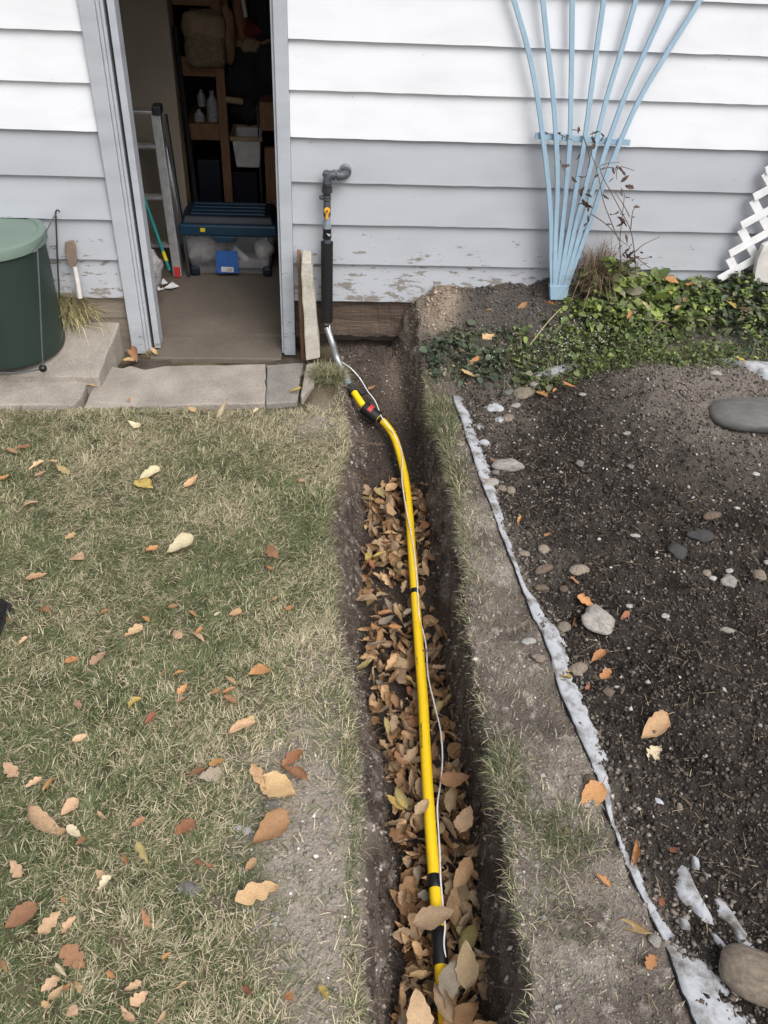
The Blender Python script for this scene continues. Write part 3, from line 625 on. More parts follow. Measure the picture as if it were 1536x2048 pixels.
patch([(1400, 2010), (1430, 2000), (1490, 2030), (1530, 2070), (1420, 2080)], .009, 8)
patch([(1062, 768), (1090, 762), (1140, 762), (1150, 768), (1110, 773)], .016, 9, zz=.05)
patch([(1428, 732), (1460, 736), (1545, 742), (1550, 768), (1500, 756), (1460, 742)], .030, 10, zz=.18)
for i, (x, y, w_, h_) in enumerate([(985, 812, 40, 16), (1000, 835, 26, 10), (960, 850, 20, 16), (968, 880, 24, 12)]):
    patch([(x-w_/2, y), (x, y-h_/2), (x+w_/2, y), (x, y+h_/2)], .011, 20+i, zz=.03)

# ------------------------------------------------------------------ gas riser
RY = -.075
def rp(x, y, Y=RY): return at(x, y, Y=Y)
ris = thing('gas_riser', 'grey and black gas riser pipe with a yellow valve fixed against the siding', 'pipe', rp(660, 648))
cxr = rp(654, 420).x
zq = lambda py: rp(654, py).z
e1, e2 = rp(656, 352), rp(686, 351); e1.x = cxr
def arc(a, b, c, n=6): return [Vector(a)*(1-t)**2+2*Vector(b)*t*(1-t)+Vector(c)*t*t for t in [k/n for k in range(n+1)]]
MB().tube(arc((e1.x, RY, e1.z-.032), (e1.x, RY, e1.z+.012), (e1.x+.036, RY, e1.z+.004)), .0205, 14).build('elbow', 'pipe_grey', ris, smooth=True)
MB().tube([(e1.x-.002, RY, e1.z+.004), (e1.x-.002, RY-.006, e1.z+.020)], [.020, .016], 14).build('elbow_shoulder', 'pipe_grey', ris, smooth=True)
MB().tube([(e1.x+.030, RY, e1.z+.004), (e1.x+.038, RY, e1.z+.004)], .024, 14).tube([(e2.x-.030, RY, e1.z+.004), (e2.x-.022, RY, e1.z+.004)], .024, 14).build('elbow_collar', 'pipe_grey', ris, smooth=True)
MB().tube([(e1.x+.036, RY, e1.z+.004), (e2.x-.028, RY, e1.z+.004)], .0145, 12).build('nipple', 'pipe_grey', ris, smooth=True)
MB().tube(arc((e2.x-.026, RY, e1.z+.004), (e2.x+.012, RY, e1.z+.002), (e2.x+.012, RY+.03, e1.z+.008)), .0205, 14).build('elbow', 'pipe_grey', ris, smooth=True)
MB().tube([(e2.x+.012, RY+.024, e1.z+.006), (e2.x+.012, RY+.036, e1.z+.010)], .025, 14).build('elbow_collar', 'pipe_grey', ris, smooth=True)
MB().tube([(e2.x+.012, RY+.034, e1.z+.009), (e2.x+.012, .0, e1.z+.012)], .0175, 14).build('wall_pipe', 'galvanised', ris, smooth=True)
MB().tube([(e2.x+.012, -.040, e1.z+.01), (e2.x+.012, -.016, e1.z+.012)], [.027, .032], 14).build('wall_flange', 'galvanised', ris, smooth=True)
def vt(name, y0, y1, r, m, n=14, **k):
    rr = r if isinstance(r, list) else [r, r]
    return MB().tube([(cxr, RY, zq(y0)), (cxr, RY, zq(y1))], rr, n).build(name, m, ris, smooth=True, **k)
vt('pipe', 366, 372, .0205, 'pipe_dark'); vt('upper_pipe', 360, 414, .0165, 'pipe_dark')
vt('union_nut', 374, 385, .0245, 'pipe_dark', 8); vt('collar', 391, 394, .0195, 'pipe_grey'); vt('collar', 396, 399, .0195, 'pipe_grey'); vt('valve_body', 402, 432, .0175, 'pipe_grey')
MB().tube([(cxr-.014, RY, zq(395)), (cxr-.034, RY-.006, zq(395))], [.011, .009], 8).build('side_plug', 'pipe_dark', ris, smooth=True)
vh = MB().tube([(cxr, RY-.016, zq(418)), (cxr, RY-.030, zq(418))], .0145, 12).box((cxr, RY-.028, zq(424)), (.013, .008, .050)); h_o = vh.build('valve_handle', 'valve_yellow', ris, bevel=.002)
MB().tube([(cxr, RY-.029, zq(418)), (cxr, RY-.035, zq(418))], .006, 8).build('handle_screw', 'brown_wood', h_o)
vt('reducer', 432, 446, [.0145, .019], 'pipe_pale'); vt('reducer_base', 446, 456, .020, 'pipe_pale'); vt('tape_band', 456, 463, .0205, 'tape_black')
MB().tube([(cxr+.001, RY, zq(462)), (cxr-.001, RY, zq(476))], [.021, .0225], 12).build('tape_wrap', 'tape_black', ris, smooth=True)
MB().add([(cxr-.004, RY-.0225, zq(463)), (cxr+.018, RY-.017, zq(466)), (cxr+.006, RY-.0235, zq(468)), (cxr+.014, RY-.019, zq(471))], [(0, 1, 2), (2, 1, 3)]).build('tape_flap', 'pipe_pale', ris)
vt('lower_pipe', 470, 500, .0185, 'pipe_grey')
vt('black_sleeve', 486, 642, .0295, 'sleeve_black', 20); vt('sleeve_lip', 484.5, 489, .0305, 'sleeve_black', 20)
MB().tube([(cxr, RY, zq(640)), (cxr, RY, zq(657))], .0125, 12).build('steel_pipe', 'galvanised', ris, smooth=True)
vt('tape_band', 649, 654, .0145, 'tape_black')
yst = at(697, 762, Z=-.075)
MB().tube(catmull([(cxr, RY, zq(655)), tuple(at(666, 690, Y=RY-.06)), tuple(at(676, 722, Y=RY-.15)), tuple(yst)], 5), .0165, 14).build('bent_steel_pipe', 'galvanised', ris, smooth=True)

# ------------------------------------------------------------------ yellow gas pipe and tracer wire
YP = [(706, 782, -.090), (727, 812, -.125), (748, 830, -.155), (768, 845, -.175), (787, 872, -.20), (800, 910, -.225), (811, 960, -.245), (818, 1020, -.26), (823, 1090, -.265), (828, 1160, -.262), (834, 1240, -.26),
      (840, 1320, -.26), (846, 1400, -.26), (850, 1480, -.258), (855, 1570, -.256), (861, 1660, -.256), (868, 1750, -.256), (875, 1840, -.258), (881, 1920, -.262), (887, 2000, -.265), (893, 2080, -.265), (905, 2250, -.27)]
YW = [at(a, b, Z=c) for a, b, c in YP]
yp_ = thing('yellow_gas_pipe', 'bright yellow plastic gas pipe lying along the leaf filled trench', 'pipe', YW[8])
PATH = catmull(YW, 6); PR = .0183
MB().tube(PATH, PR, 16).build('pipe', 'pipe_yellow', yp_, smooth=True)
def onpath(py):
    """point and tangent of the pipe where the photograph row is py"""
    best = None
    for i in range(len(PATH)-1):
        p = PATH[i]; d = p-CAM; v = 1024-FPX*d.dot(up)/d.dot(fw)
        if best is None or abs(v-py) < best[0]: best = (abs(v-py), i)
    i = best[1]; return PATH[i], (PATH[min(i+1, len(PATH)-1)]-PATH[max(i-1, 0)]).normalized()
def band(py, ln, r, m, name, n=16):
    p, t = onpath(py); return MB().tube([p-t*ln/2, p-t*ln*.48, p+t*ln*.48, p+t*ln/2], [r*.97, r, r, r*.97], n).build(name, m, yp_, smooth=True)
p0, t0 = PATH[0], (PATH[1]-PATH[0]).normalized()
MB().tube([p0-t0*.035, p0+t0*.012], .024, 16).build('coupling', 'pipe_dark', yp_, smooth=True)
MB().tube([p0-t0*.075, p0-t0*.033], .0195, 16).build('coupling_tip', 'pipe_pale', yp_, smooth=True)
MB().tube([p0+Vector((.03, .012, .0)), p0+Vector((.055, -.012, -.012))], .014, 10).build('coupling_plug', 'pipe_dark', yp_, smooth=True)
cl = band(824, .095, .034, 'sleeve_black', 'clamp'); p, t = onpath(822)
MB().tube([p-t*.006+Vector((0, 0, .005)), p+t*.016+Vector((0, 0, .005))], .0315, 14).build('red_mark', 'red', cl)
band(840, .02, .0195, 'tape_black', 'tape_band')
band(1192, .024, .0205, 'tape_black', 'tape_band'); band(1760, .040, .0212, 'tape_black', 'tape_band'); band(1888, .100, .0216, 'tape_black', 'tape_band')
# faint printed legend along the pipe, too small to read
def print_run(py0, k, step):
    p, t = onpath(py0); side = t.cross(Vector((0, 0, 1))).normalized(); nrm = (Vector((0, 0, 1))-t*t.z).normalized()
    mb = MB(); random.seed(py0)
    for i in range(k):
        q = p+t*i*step; a = (nrm*.75+side*.66).normalized(); tt = side.cross(nrm)
        q2 = q+a*(PR+.0004); b2 = t.cross(a)
        w2, h2 = random.uniform(.0012, .0028), random.uniform(.0025, .0035)
        mb.add([q2-t*w2-b2*h2, q2+t*w2-b2*h2, q2+t*w2+b2*h2, q2-t*w2+b2*h2], [(0, 1, 2, 3)])
    mb.build('printed_legend', 'print_black', yp_)
for a, k in ((985, 9), (1455, 14), (1320, 5)): print_run(a, k, .0075)
WPX = [(659, 650, 0, RY-.02), (662, 690, 0, RY-.06), (673, 716, 0, RY-.13), (700, 735, -.04, None), (720, 757, -.08, None), (736, 783, -.11, None), (751, 803, -.13, None), (762, 832, -.145, None), (772, 846, -.150, None),
       (790, 872, -.185, None), (804, 907, -.205, None), (804, 960, -.222, None), (812, 1015, -.238, None), (821, 1060, -.242, None), (829, 1110, -.243, None), (834, 1160, -.242, None), (836, 1195, -.240, None), (839, 1235, -.245, None), (852, 1290, -.27, None), (856, 1350, -.27, None),
       (868, 1405, -.265, None), (881, 1460, -.265, None), (885, 1510, -.262, None), (882, 1560, -.258, None), (875, 1610, -.255, None), (877, 1660, -.255, None), (880, 1710, -.25, None), (881, 1755, -.240, None), (885, 1800, -.245, None), (890, 1850, -.245, None), (888, 1890, -.242, None), (895, 1945, -.255, None), (905, 2060, -.27, None)]
wp = [at(a, b, Y=Y) if Y is not None else at(a, b, Z=z) for a, b, z, Y in WPX]
o = MB().tube(catmull(wp, 5), .0027, 8).build('tracer_wire', 'wire_white', None, loc=wp[10], smooth=True)
tag(o, 'thin white tracer wire wandering along the yellow pipe', 'wire')

# ------------------------------------------------------------------ concrete stake and timber strip right of the door
q = lambda x, y, Y=-.10: at(x, y, Y=Y)
def quadprism(pl, Y, dy, name, m, label, cat, jit=.0015, bev=.004):
    n = 8; L = [at(*pl[0], Y=Y).lerp(at(*pl[3], Y=Y), k/n) for k in range(n+1)]; Rr = [at(*pl[1], Y=Y).lerp(at(*pl[2], Y=Y), k/n) for k in range(n+1)]
    for k in range(1, n): L[k].x += random.uniform(-jit, jit)*2; Rr[k].x += random.uniform(-jit, jit)*2
    mb = MB(); poly = L[::-1]+Rr; mb.prism(poly, (0, dy, 0)); o = mb.build(name, m, None, loc=(L[n]+Rr[n])/2, bevel=bev); return tag(o, label, cat)
quadprism([(603, 524), (622, 525), (640, 716), (612, 722)], -.20, .16, 'concrete_post', 'concrete_pale', 'pale rough concrete post standing on edge beside the riser pipe', 'post', .003, .006)
quadprism([(594, 502), (601, 502), (610, 722), (602, 724)], -.075, .022, 'wooden_strip', 'brown_wood', 'thin brown timber strip leaning upright against the door casing', 'plank', .001, .002)
mb = MB(); mb.prism([at(x, y, Z=0.0) for x, y in ((612, 728), (634, 722), (628, 768), (606, 792), (600, 790))], (0, 0, -.16)); o = mb.build('concrete_chunk', 'concrete', None, loc=at(615, 780, Z=-.1), bevel=.01, jit=.002)
tag(o, 'low broken concrete chunk at the foot of the post by the doorstep', 'concrete')

# ------------------------------------------------------------------ blue fan trellis
TY = lambda z: -.15+.10*(z-.25)/1.4
def tp(x, y, off=0):
    z = .5
    for _ in range(6): p = at(x, y, Y=TY(z)+off); z = p.z
    return p
tre = thing('fan_trellis', 'pale blue wooden fan trellis with seven slats leaning on the wall', 'trellis', tp(1116, 598))
rowsT = [(0, [1027.5, 1085.6, 1144.5, 1207.5, 1271, 1335, 1397]), (100, [1056, 1096, 1143.5, 1193, 1242.5, 1290, 1335]), (190, [1074, 1106, 1142, 1181, 1215, 1250, 1282]), (275, [1085.6, 1112, 1140, 1170, 1194, 1219, 1243]), (365, [1096, 1115, 1133, 1154, 1173, 1190, 1207]),
         (450, [1102, 1112, 1125, 1140, 1151, 1164, 1177.5]), (510, [1102.5, 1110, 1119, 1129, 1138, 1147, 1156]), (566, [1104, 1109.5, 1115, 1120, 1125.5, 1131, 1136]), (592, [1105, 1109.5, 1114, 1118, 1122, 1126, 1130])]
for k in range(7):
    pts = [tp(r_[1][k], r_[0]+(r_[1][k]-1140)*.02, -.004*(k % 2)) for r_ in rowsT]
    d = pts[0]-pts[1]; pts = [pts[0]+d*1.6, pts[0]+d*.8]+pts
    MB().ribbon(catmull(pts, 4), (1, 0, 0), .0215, .012).build('slat', 'trellis_blue', tre, bevel=.0015, seg=1)
a, b = tp(1070, 271, .014), tp(1260, 285, .014); MB().ribbon([a, b], (0, 0, 1), .027, .012).build('cross_bar', 'trellis_blue', tre, bevel=.0015, seg=1)
MB().prism([tp(x, y, -.016) for x, y in ((1100, 572), (1137, 572), (1133, 600), (1101, 600))], (0, .040, 0)).build('base_block', 'trellis_blue', tre, bevel=.002)
a, b = tp(1020, -60, .014), tp(1425, -30, .014); MB().ribbon([a, b], (0, 0, 1), .027, .012).build('cross_bar', 'trellis_blue', tre)

# ------------------------------------------------------------------ white lattice
LP = lambda x, y, Y=-.06: at(1400+x*.13672, 340+y*.13672, Y=Y)
lat = thing('lattice_panel', 'white lattice panel standing on its corner against the wall', 'lattice', LP(560, 1600))
d1 = Vector((595, -330)).normalized(); d2 = Vector((215, 400)).normalized()
def lslat(p, d, L, Y):
    a = LP(p[0], p[1], Y); b = LP(p[0]+d.x*L, p[1]+d.y*L, Y); MB().ribbon([a, b], (d.y, 0, d.x*.8), .040, .007).build('slat', 'white_plastic', lat, bevel=.0012, seg=1)
for p, L in (((268, 1600), 1500), ((430, 1228), 1500), ((602, 815), 1500), ((785, 405), 1500), ((960, 20), 1500)): lslat(p, d1, L, -.075)
for p, L in (((425, 1290), 370), ((598, 868), 860), ((772, 440), 1350), ((950, 40), 1750), ((1130, -360), 2100), ((1310, -760), 2500)): lslat(p, d2, L, -.066)
mb = MB(); base_ = at(1524, 563, Y=-.13); mb.prism([at(x, y, Y=-.13) for x, y in ((1508, 562), (1514, 520), (1528, 490), (1580, 470), (1600, 560), (1555, 570))], (0, .03, 0)); o = mb.build('board_scrap', 'old_white', None, loc=base_, bevel=.004, jit=.003)
tag(o, 'weathered whitish board scrap lying against the lattice foot', 'board')

# ------------------------------------------------------------------ green bin, cords, tool, dry grass
pb = at(24, 726, Z=PADZ(-1.6, -.3)); bz = PADZ(-1.55, -.2)
bc = Vector((at(22, 690, Z=bz).x, at(22, 690, Z=bz).y, 0))
pl_ = at(-2, 487, Y=bc.y); HB = pl_.z-bz+.055
binn = thing('compost_bin', 'dark green round bin with a paler green lid on the concrete pad', 'bin', (bc.x, bc.y, bz))
pB = at(106, 716, Z=bz); rb = max(.17, (pB-Vector((bc.x, bc.y, bz))).length*.97); pT = at(89, 480, Y=bc.y); rtp = abs(pT.x-bc.x)*.965
n = 12; prof = [(rb*.9, -.0), (rb*.985, .004), (rb, .02)]+[(rb+(rtp-rb)*k/n, .02+(HB-.055)*k/n) for k in range(1, n+1)]
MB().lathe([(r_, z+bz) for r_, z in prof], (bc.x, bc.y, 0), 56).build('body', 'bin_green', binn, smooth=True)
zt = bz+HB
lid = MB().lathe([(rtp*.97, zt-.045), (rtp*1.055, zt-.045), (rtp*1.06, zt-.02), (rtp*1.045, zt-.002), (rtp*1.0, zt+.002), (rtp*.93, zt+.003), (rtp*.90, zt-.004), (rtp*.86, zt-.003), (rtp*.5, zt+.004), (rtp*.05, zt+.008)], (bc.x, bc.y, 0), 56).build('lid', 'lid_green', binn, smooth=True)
hook = at(113, 425, Y=-.05)
rimp = at(88, 472, Y=bc.y-.02); low = at(86, 738, Z=bz+.008)
cd_ = thing('elastic_cord', 'grey elastic cord hooked from the wall over the bin lid down to a knob', 'cord', low)
MB().tube(catmull([hook, at(100, 448, Y=-.10), rimp, Vector((at(78, 478, Y=bc.y-.10).x, bc.y-rtp*.82, zt-.005)), at(75, 500, Y=bc.y-rtp*.80)], 5)+[at(80, 600, Y=bc.y-rb*.86-.03), at(86, 735, Y=low.y)], .0035, 6).build('cord', 'cord', cd_, smooth=True)
MB().lathe([(.012, -.012), (.018, -.004), (.018, .01), (.010, .018)], low, 12).build('knob', 'tape_black', cd_, smooth=True)
MB().tube([low, at(40, 746, Z=bz-.02), at(-30, 746, Z=bz-.02)], .004, 6).build('ground_cord', 'cord', cd_, smooth=True)
rod = thing('metal_rod', 'thin dark metal rod with a hooked top standing against the siding', 'rod', at(119, 596, Y=-.06))
MB().tube(catmull([at(119, 424, Y=-.05), at(117, 421, Y=-.06), at(113, 421, Y=-.06), at(111, 428, Y=-.055), at(112, 440, Y=-.05), at(115, 520, Y=-.05), at(119, 596, Y=-.06)], 4), .0038, 6).build('shaft', 'dark_metal', rod, smooth=True)
tl_ = thing('hand_tool', 'old hand tool with a brown flat head and white handle stuck in dry grass', 'tool', at(160, 596, Y=-.08))
mb = MB(); mb.prism([at(x, y, Y=-.075) for x, y in ((129, 486), (138, 483), (146, 482), (151, 490), (153, 528), (149, 535), (143, 536), (136, 530), (133, 514), (129, 506))], (0, .016, 0)); mb.build('head', 'rusty', tl_, bevel=.004)
MB().tube([at(149, 533, Y=-.068), at(155, 562, Y=-.072), at(160, 596, Y=-.08)], [.011, .0125, .012], 10).build('handle', 'old_white', tl_, smooth=True)
def tuft(name, label, base, n, L, spread, C, up_=.3, W=.003, cat_='grass', grp=None, droop=.8, d0=None):
    a = RNG.uniform(0, 6.283, n) if d0 is None else RNG.normal(d0, 1.0, n)
    rr = spread*np.sqrt(RNG.random(n)); th = RNG.uniform(0, 6.283, n)
    v, f, c = blades(rr*np.cos(th), rr*np.sin(th)*.7, np.zeros(n)-.006, RNG.uniform(.5, 1.1, n)*L, RNG.uniform(.6, 1.2, n)*W, a, np.abs(RNG.normal(up_, .4, n)), RNG.uniform(.2, 1.0, n)*droop*1.6, C)
    o = npmesh(name, v, f, MATS['grass'], c); o.location = base; return tag(o, label, cat_, grp)
gb = at(140, 640, Z=PADZ(-1.3, -.08)+.02); n = 800
tuft('dry_grass_clump', 'straw coloured dry grass clump drooping over the concrete pad behind the bin', gb, n, .26, .085, rc(n, (.60, .52, .32), (.36, .33, .16)), .45, .0036, droop=1.1, d0=-.9)
gb = at(664, 752, Z=.0); n = 1300
tuft('grass_clump', 'bushy green grass clump at the trench lip below the concrete post', Vector((gb.x-.02, gb.y, -.02)), n, .115, .08, gcolor(n, np.full(n, .45)), .6, .0026)
gb = at(300, 712, Z=-.04); n = 60
tuft('dry_grass_clump', 'few dry straws at the foot of the left door casing', gb, n, .07, .02, rc(n, (.42, .34, .2), (.25, .2, .11)), .7, .0026)
gb = at(1195, 560, Y=-.10); n = 420
tuft('dry_grass_clump', 'tall bent bundle of dry brown straw beside the blue trellis', Vector((gb.x, gb.y, gb.z-.06)), n, .36, .085, rc(n, (.30, .225, .15), (.18, .13, .085)), .35, .0042, droop=1.0)

# dead stalk plant in front of the trellis
ZB = lambda x, y, Y=-.17: at(1080+x*.16118, 230+y*.16118, Y=Y)
dp = thing('dead_plant', 'withered vine with dark shrivelled leaves climbing in front of the trellis', 'plant', ZB(1000, 1950))
stems = [[(1010, 1950), (990, 1600), (1005, 1400), (1025, 1200), (1045, 980), (1000, 900)], [(1190, 1900), (1165, 1650), (1120, 1420), (1010, 1200), (930, 1050), (860, 920), (790, 790), (740, 640), (850, 600), (990, 585)], [(980, 1560), (890, 1340), (790, 1080), (740, 830), (690, 620), (640, 480), (660, 200)],
         [(640, 1230), (840, 1370), (1000, 1550), (1120, 1640)], [(1180, 1700), (1280, 1610), (1489, 1510)], [(1125, 1420), (1150, 1200), (1210, 1110)], [(540, 270), (590, 430), (620, 560), (600, 660)], [(950, 680), (1010, 640), (1170, 690)], [(780, 660), (930, 660), (950, 800)],
         [(1160, 1740), (1260, 1780), (1370, 1770)], [(1190, 1760), (1300, 1850), (1370, 1900)], [(1110, 1260), (1040, 1120), (930, 960)], [(250, 560), (300, 700)], [(400, 180), (510, 195)], [(240, 235), (400, 310)], [(60, 210), (130, 240)]]
for k, s in enumerate(stems):
    pts = catmull([ZB(x, y, -.17-.02*(k % 3)) for x, y in s], 3); MB().tube(pts, [max(.0012, .0028-.0016*i/len(pts)) for i in range(len(pts))], 5).build('stem', 'twig', dp, smooth=True)
dl = [(480, 530, 34), (680, 230, 46), (645, 330, 50), (650, 410, 40), (540, 950, 60), (600, 1010, 40), (570, 1120, 60), (610, 1170, 34), (600, 1290, 34), (585, 1350, 40), (415, 820, 45), (320, 635, 40), (525, 780, 45), (960, 655, 40), (1010, 705, 55), (1055, 790, 45), (890, 810, 45), (905, 690, 34),
      (765, 675, 24), (705, 760, 40), (1000, 970, 40), (1110, 900, 45), (805, 1030, 40), (1020, 1240, 30), (925, 1235, 40), (1015, 1330, 60), (1000, 1370, 40), (1065, 1545, 45), (1085, 1030, 24), (1150, 1065, 20), (1200, 1150, 45), (1160, 1270, 18), (860, 1365, 34), (1110, 1660, 40), (1060, 1720, 50), (1140, 1740, 60),
      (1120, 1800, 70), (1170, 1790, 50), (1080, 1840, 40), (1250, 1715, 30), (1360, 1770, 24), (1045, 1750, 30), (1000, 1640, 28), (480, 200, 34), (75, 250, 26), (275, 285, 22), (240, 230, 20), (765, 320, 34), (770, 250, 26), (1340, 1980, 22), (1210, 1850, 24), (500, 1110, 24), (350, 260, 20)]

# ------------------------------------------------------------------ leaves (shared shapes)
def leaf_mesh(name, kind, m, seed):
    rs = random.Random(seed); nu, nv = 10, 6; V = []; Fc = []
    curl = rs.uniform(.1, 1.5); bend = rs.uniform(-.9, 1.1); tw = rs.uniform(-1.4, 1.4); asp = {'oval': .60, 'long': .38, 'round': .82, 'torn': .62, 'roll': .55, 'star': .9}[kind]
    if kind == 'roll': curl = rs.uniform(1.2, 2.2)
    for i in range(nu+1):
        u = i/nu
        hw = .5*asp*(math.sin(math.pi*min(1, u**.78*.985+.015))**.75)*(1-.15*u)
        if kind == 'star': hw = .5*asp*abs(math.sin(math.pi*u))**.5*(.42+.58*abs(math.cos(2.5*math.pi*(u+.12))))
        for j in range(nv+1):
            v = j/nv*2-1; e = 1.0
            if kind == 'torn' and abs(v) > .5: e = 1-.45*max(0, math.sin(i*1.9+seed+(3 if v > 0 else 0)))
            else: e = 1+(.09*math.sin(i*2.7+seed*1.3+(2 if v > 0 else 0))+.05*math.sin(i*5.1+seed))*abs(v)
            ang = v*curl*1.1; yy = hw*e*(math.sin(ang)/max(abs(curl*1.1), .05) if curl > .15 else v)
            if curl <= .15: yy = hw*e*v
            zz = hw*e*(1-math.cos(ang))/max(abs(curl*1.1), .05) if curl > .15 else abs(v)*hw*.25
            zz += bend*(u-.5)**2*.9+tw*v*(u-.5)*.25*asp+.03*math.sin(3.1*u*4+seed)*math.sin(v*2.4+seed*2)-.012*(1-abs(v))
            V.append((u-.5, yy, zz))
    for i in range(nu):
        for j in range(nv): k = i*(nv+1)+j; Fc.append((k, k+nv+1, k+nv+2, k+1))
    if kind != 'torn' or seed % 2:
        c = nv//2; b = Vector(V[c]); k = len(V); sl_ = rs.uniform(.12, .32); sw = .011
        for t in range(4):
            x = b.x+.06-t*sl_/3; z = b.z+.012*t*t*rs.uniform(-.3, .8)
            V += [(x, b.y-sw+.01*t*t*tw, z), (x, b.y+sw+.01*t*t*tw, z), (x, b.y+.01*t*t*tw, z+sw*1.5)]
        for t in range(3):
            for a in range(3): Fc.append((k+t*3+a, k+t*3+(a+1) % 3, k+t*3+3+(a+1) % 3, k+t*3+3+a))
    me = bpy.data.meshes.new(name); zmin = min(v[2] for v in V); me.from_pydata([(a, b, c-zmin) for a, b, c in V], [], Fc); me.polygons.foreach_set('use_smooth', [True]*len(Fc)); me.materials.append(m); return me
LM = {}
KINDS = ['oval', 'torn', 'long', 'round', 'torn', 'roll', 'oval', 'torn', 'roll', 'oval', 'round', 'long', 'torn', 'oval', 'roll', 'oval']
def leafmesh(colr, k, kind=None):
    key = (colr, k, kind)
    if key not in LM: LM[key] = leaf_mesh('leaf', kind or KINDS[k % 16], MATS['leaf_'+colr], 11+k*7)
    return LM[key]
def leaf(colr, P_, L, yaw, tilt, roll, label, group, k=None, kind=None, wide=None, zs=1.0, parent=None, name='fallen_leaf'):
    k = random.randrange(16) if k is None else k
    o = bpy.data.objects.new(name, leafmesh(colr, k, kind)); COL.objects.link(o)
    if parent is not None: o.parent = parent; o.location = Vector(P_)-WL[parent.name]
    else: o.location = P_
    o.rotation_euler = Euler((roll, tilt, yaw), 'XYZ'); o.scale = (L, L*(wide or 1), L*zs)
    if label: tag(o, label, 'leaf', group)
    return o
random.seed(11)
for x, y, s in dl:
    P_ = ZB(x, y, -.19+random.uniform(-.02, .02)); L = s*.16118/FPX*depth(P_)*2.7
    leaf('dead' if 'leaf_dead' in MATS else 'brown', P_, L, random.uniform(0, 6.28), random.uniform(-1.2, 1.2), random.uniform(-1, 1), None, None, kind=random.choice(['torn', 'roll', 'long']), parent=dp, name='dried_leaf')
for o in dp.children:
    if o.name.startswith('dried_leaf'): o.data = o.data; o.material_slots[0].link = 'OBJECT'; o.material_slots[0].material = MATS['dry_brown']
C_ = dict(t='tan', c='cream', o='orange', b='brown', r='red', y='yellow', g='grey', l='olive', p='pink')
CN = dict(tan='tan', cream='cream coloured', orange='orange', brown='brown', red='reddish brown', yellow='yellow', grey='grey', olive='olive yellow', pink='pinkish tan', umber='dull brown')
Z1 = [(600, 35, 45, 20, 't'), (840, 43, 40, 20, 't'), (887, 48, 30, 25, 't'), (983, 47, 55, 55, 'c'), (595, 112, 60, 30, 'c'), (1122, 50, 28, 14, 'c'), (55, 230, 70, 30, 't'), (105, 208, 60, 20, 'b'), (160, 290, 60, 30, 'p'), (230, 272, 50, 15, 't'), (275, 305, 70, 20, 'l'), (180, 325, 30, 40, 'p'),
      (655, 330, 70, 60, 'c'), (637, 372, 80, 45, 'y'), (845, 362, 60, 35, 't'), (135, 458, 48, 30, 'p'), (15, 345, 40, 30, 'o'), (310, 597, 40, 20, 't'), (667, 655, 40, 35, 'o'), (345, 695, 60, 35, 'p'), (790, 645, 120, 60, 'c'), (1198, 672, 55, 50, 'b'), (160, 775, 85, 30, 't'), (195, 930, 80, 30, 'b'), (457, 933, 35, 30, 'o'),
      (585, 1025, 65, 60, 'p'), (780, 1030, 40, 35, 'p'), (862, 1042, 70, 45, 'p'), (880, 1010, 30, 30, 'o'), (955, 938, 30, 15, 'c'), (1030, 938, 55, 35, 't'), (1272, 912, 40, 18, 'o'), (1196, 880, 45, 22, 't'), (1190, 745, 35, 35, 'o'), (845, 940, 40, 25, 'b'), (640, 960, 40, 20, 'o'), (30, 965, 25, 25, 'o'), (98, 1065, 30, 40, 'p'), (1330, 357, 40, 15, 't'), (760, 905, 40, 25, 'b')]
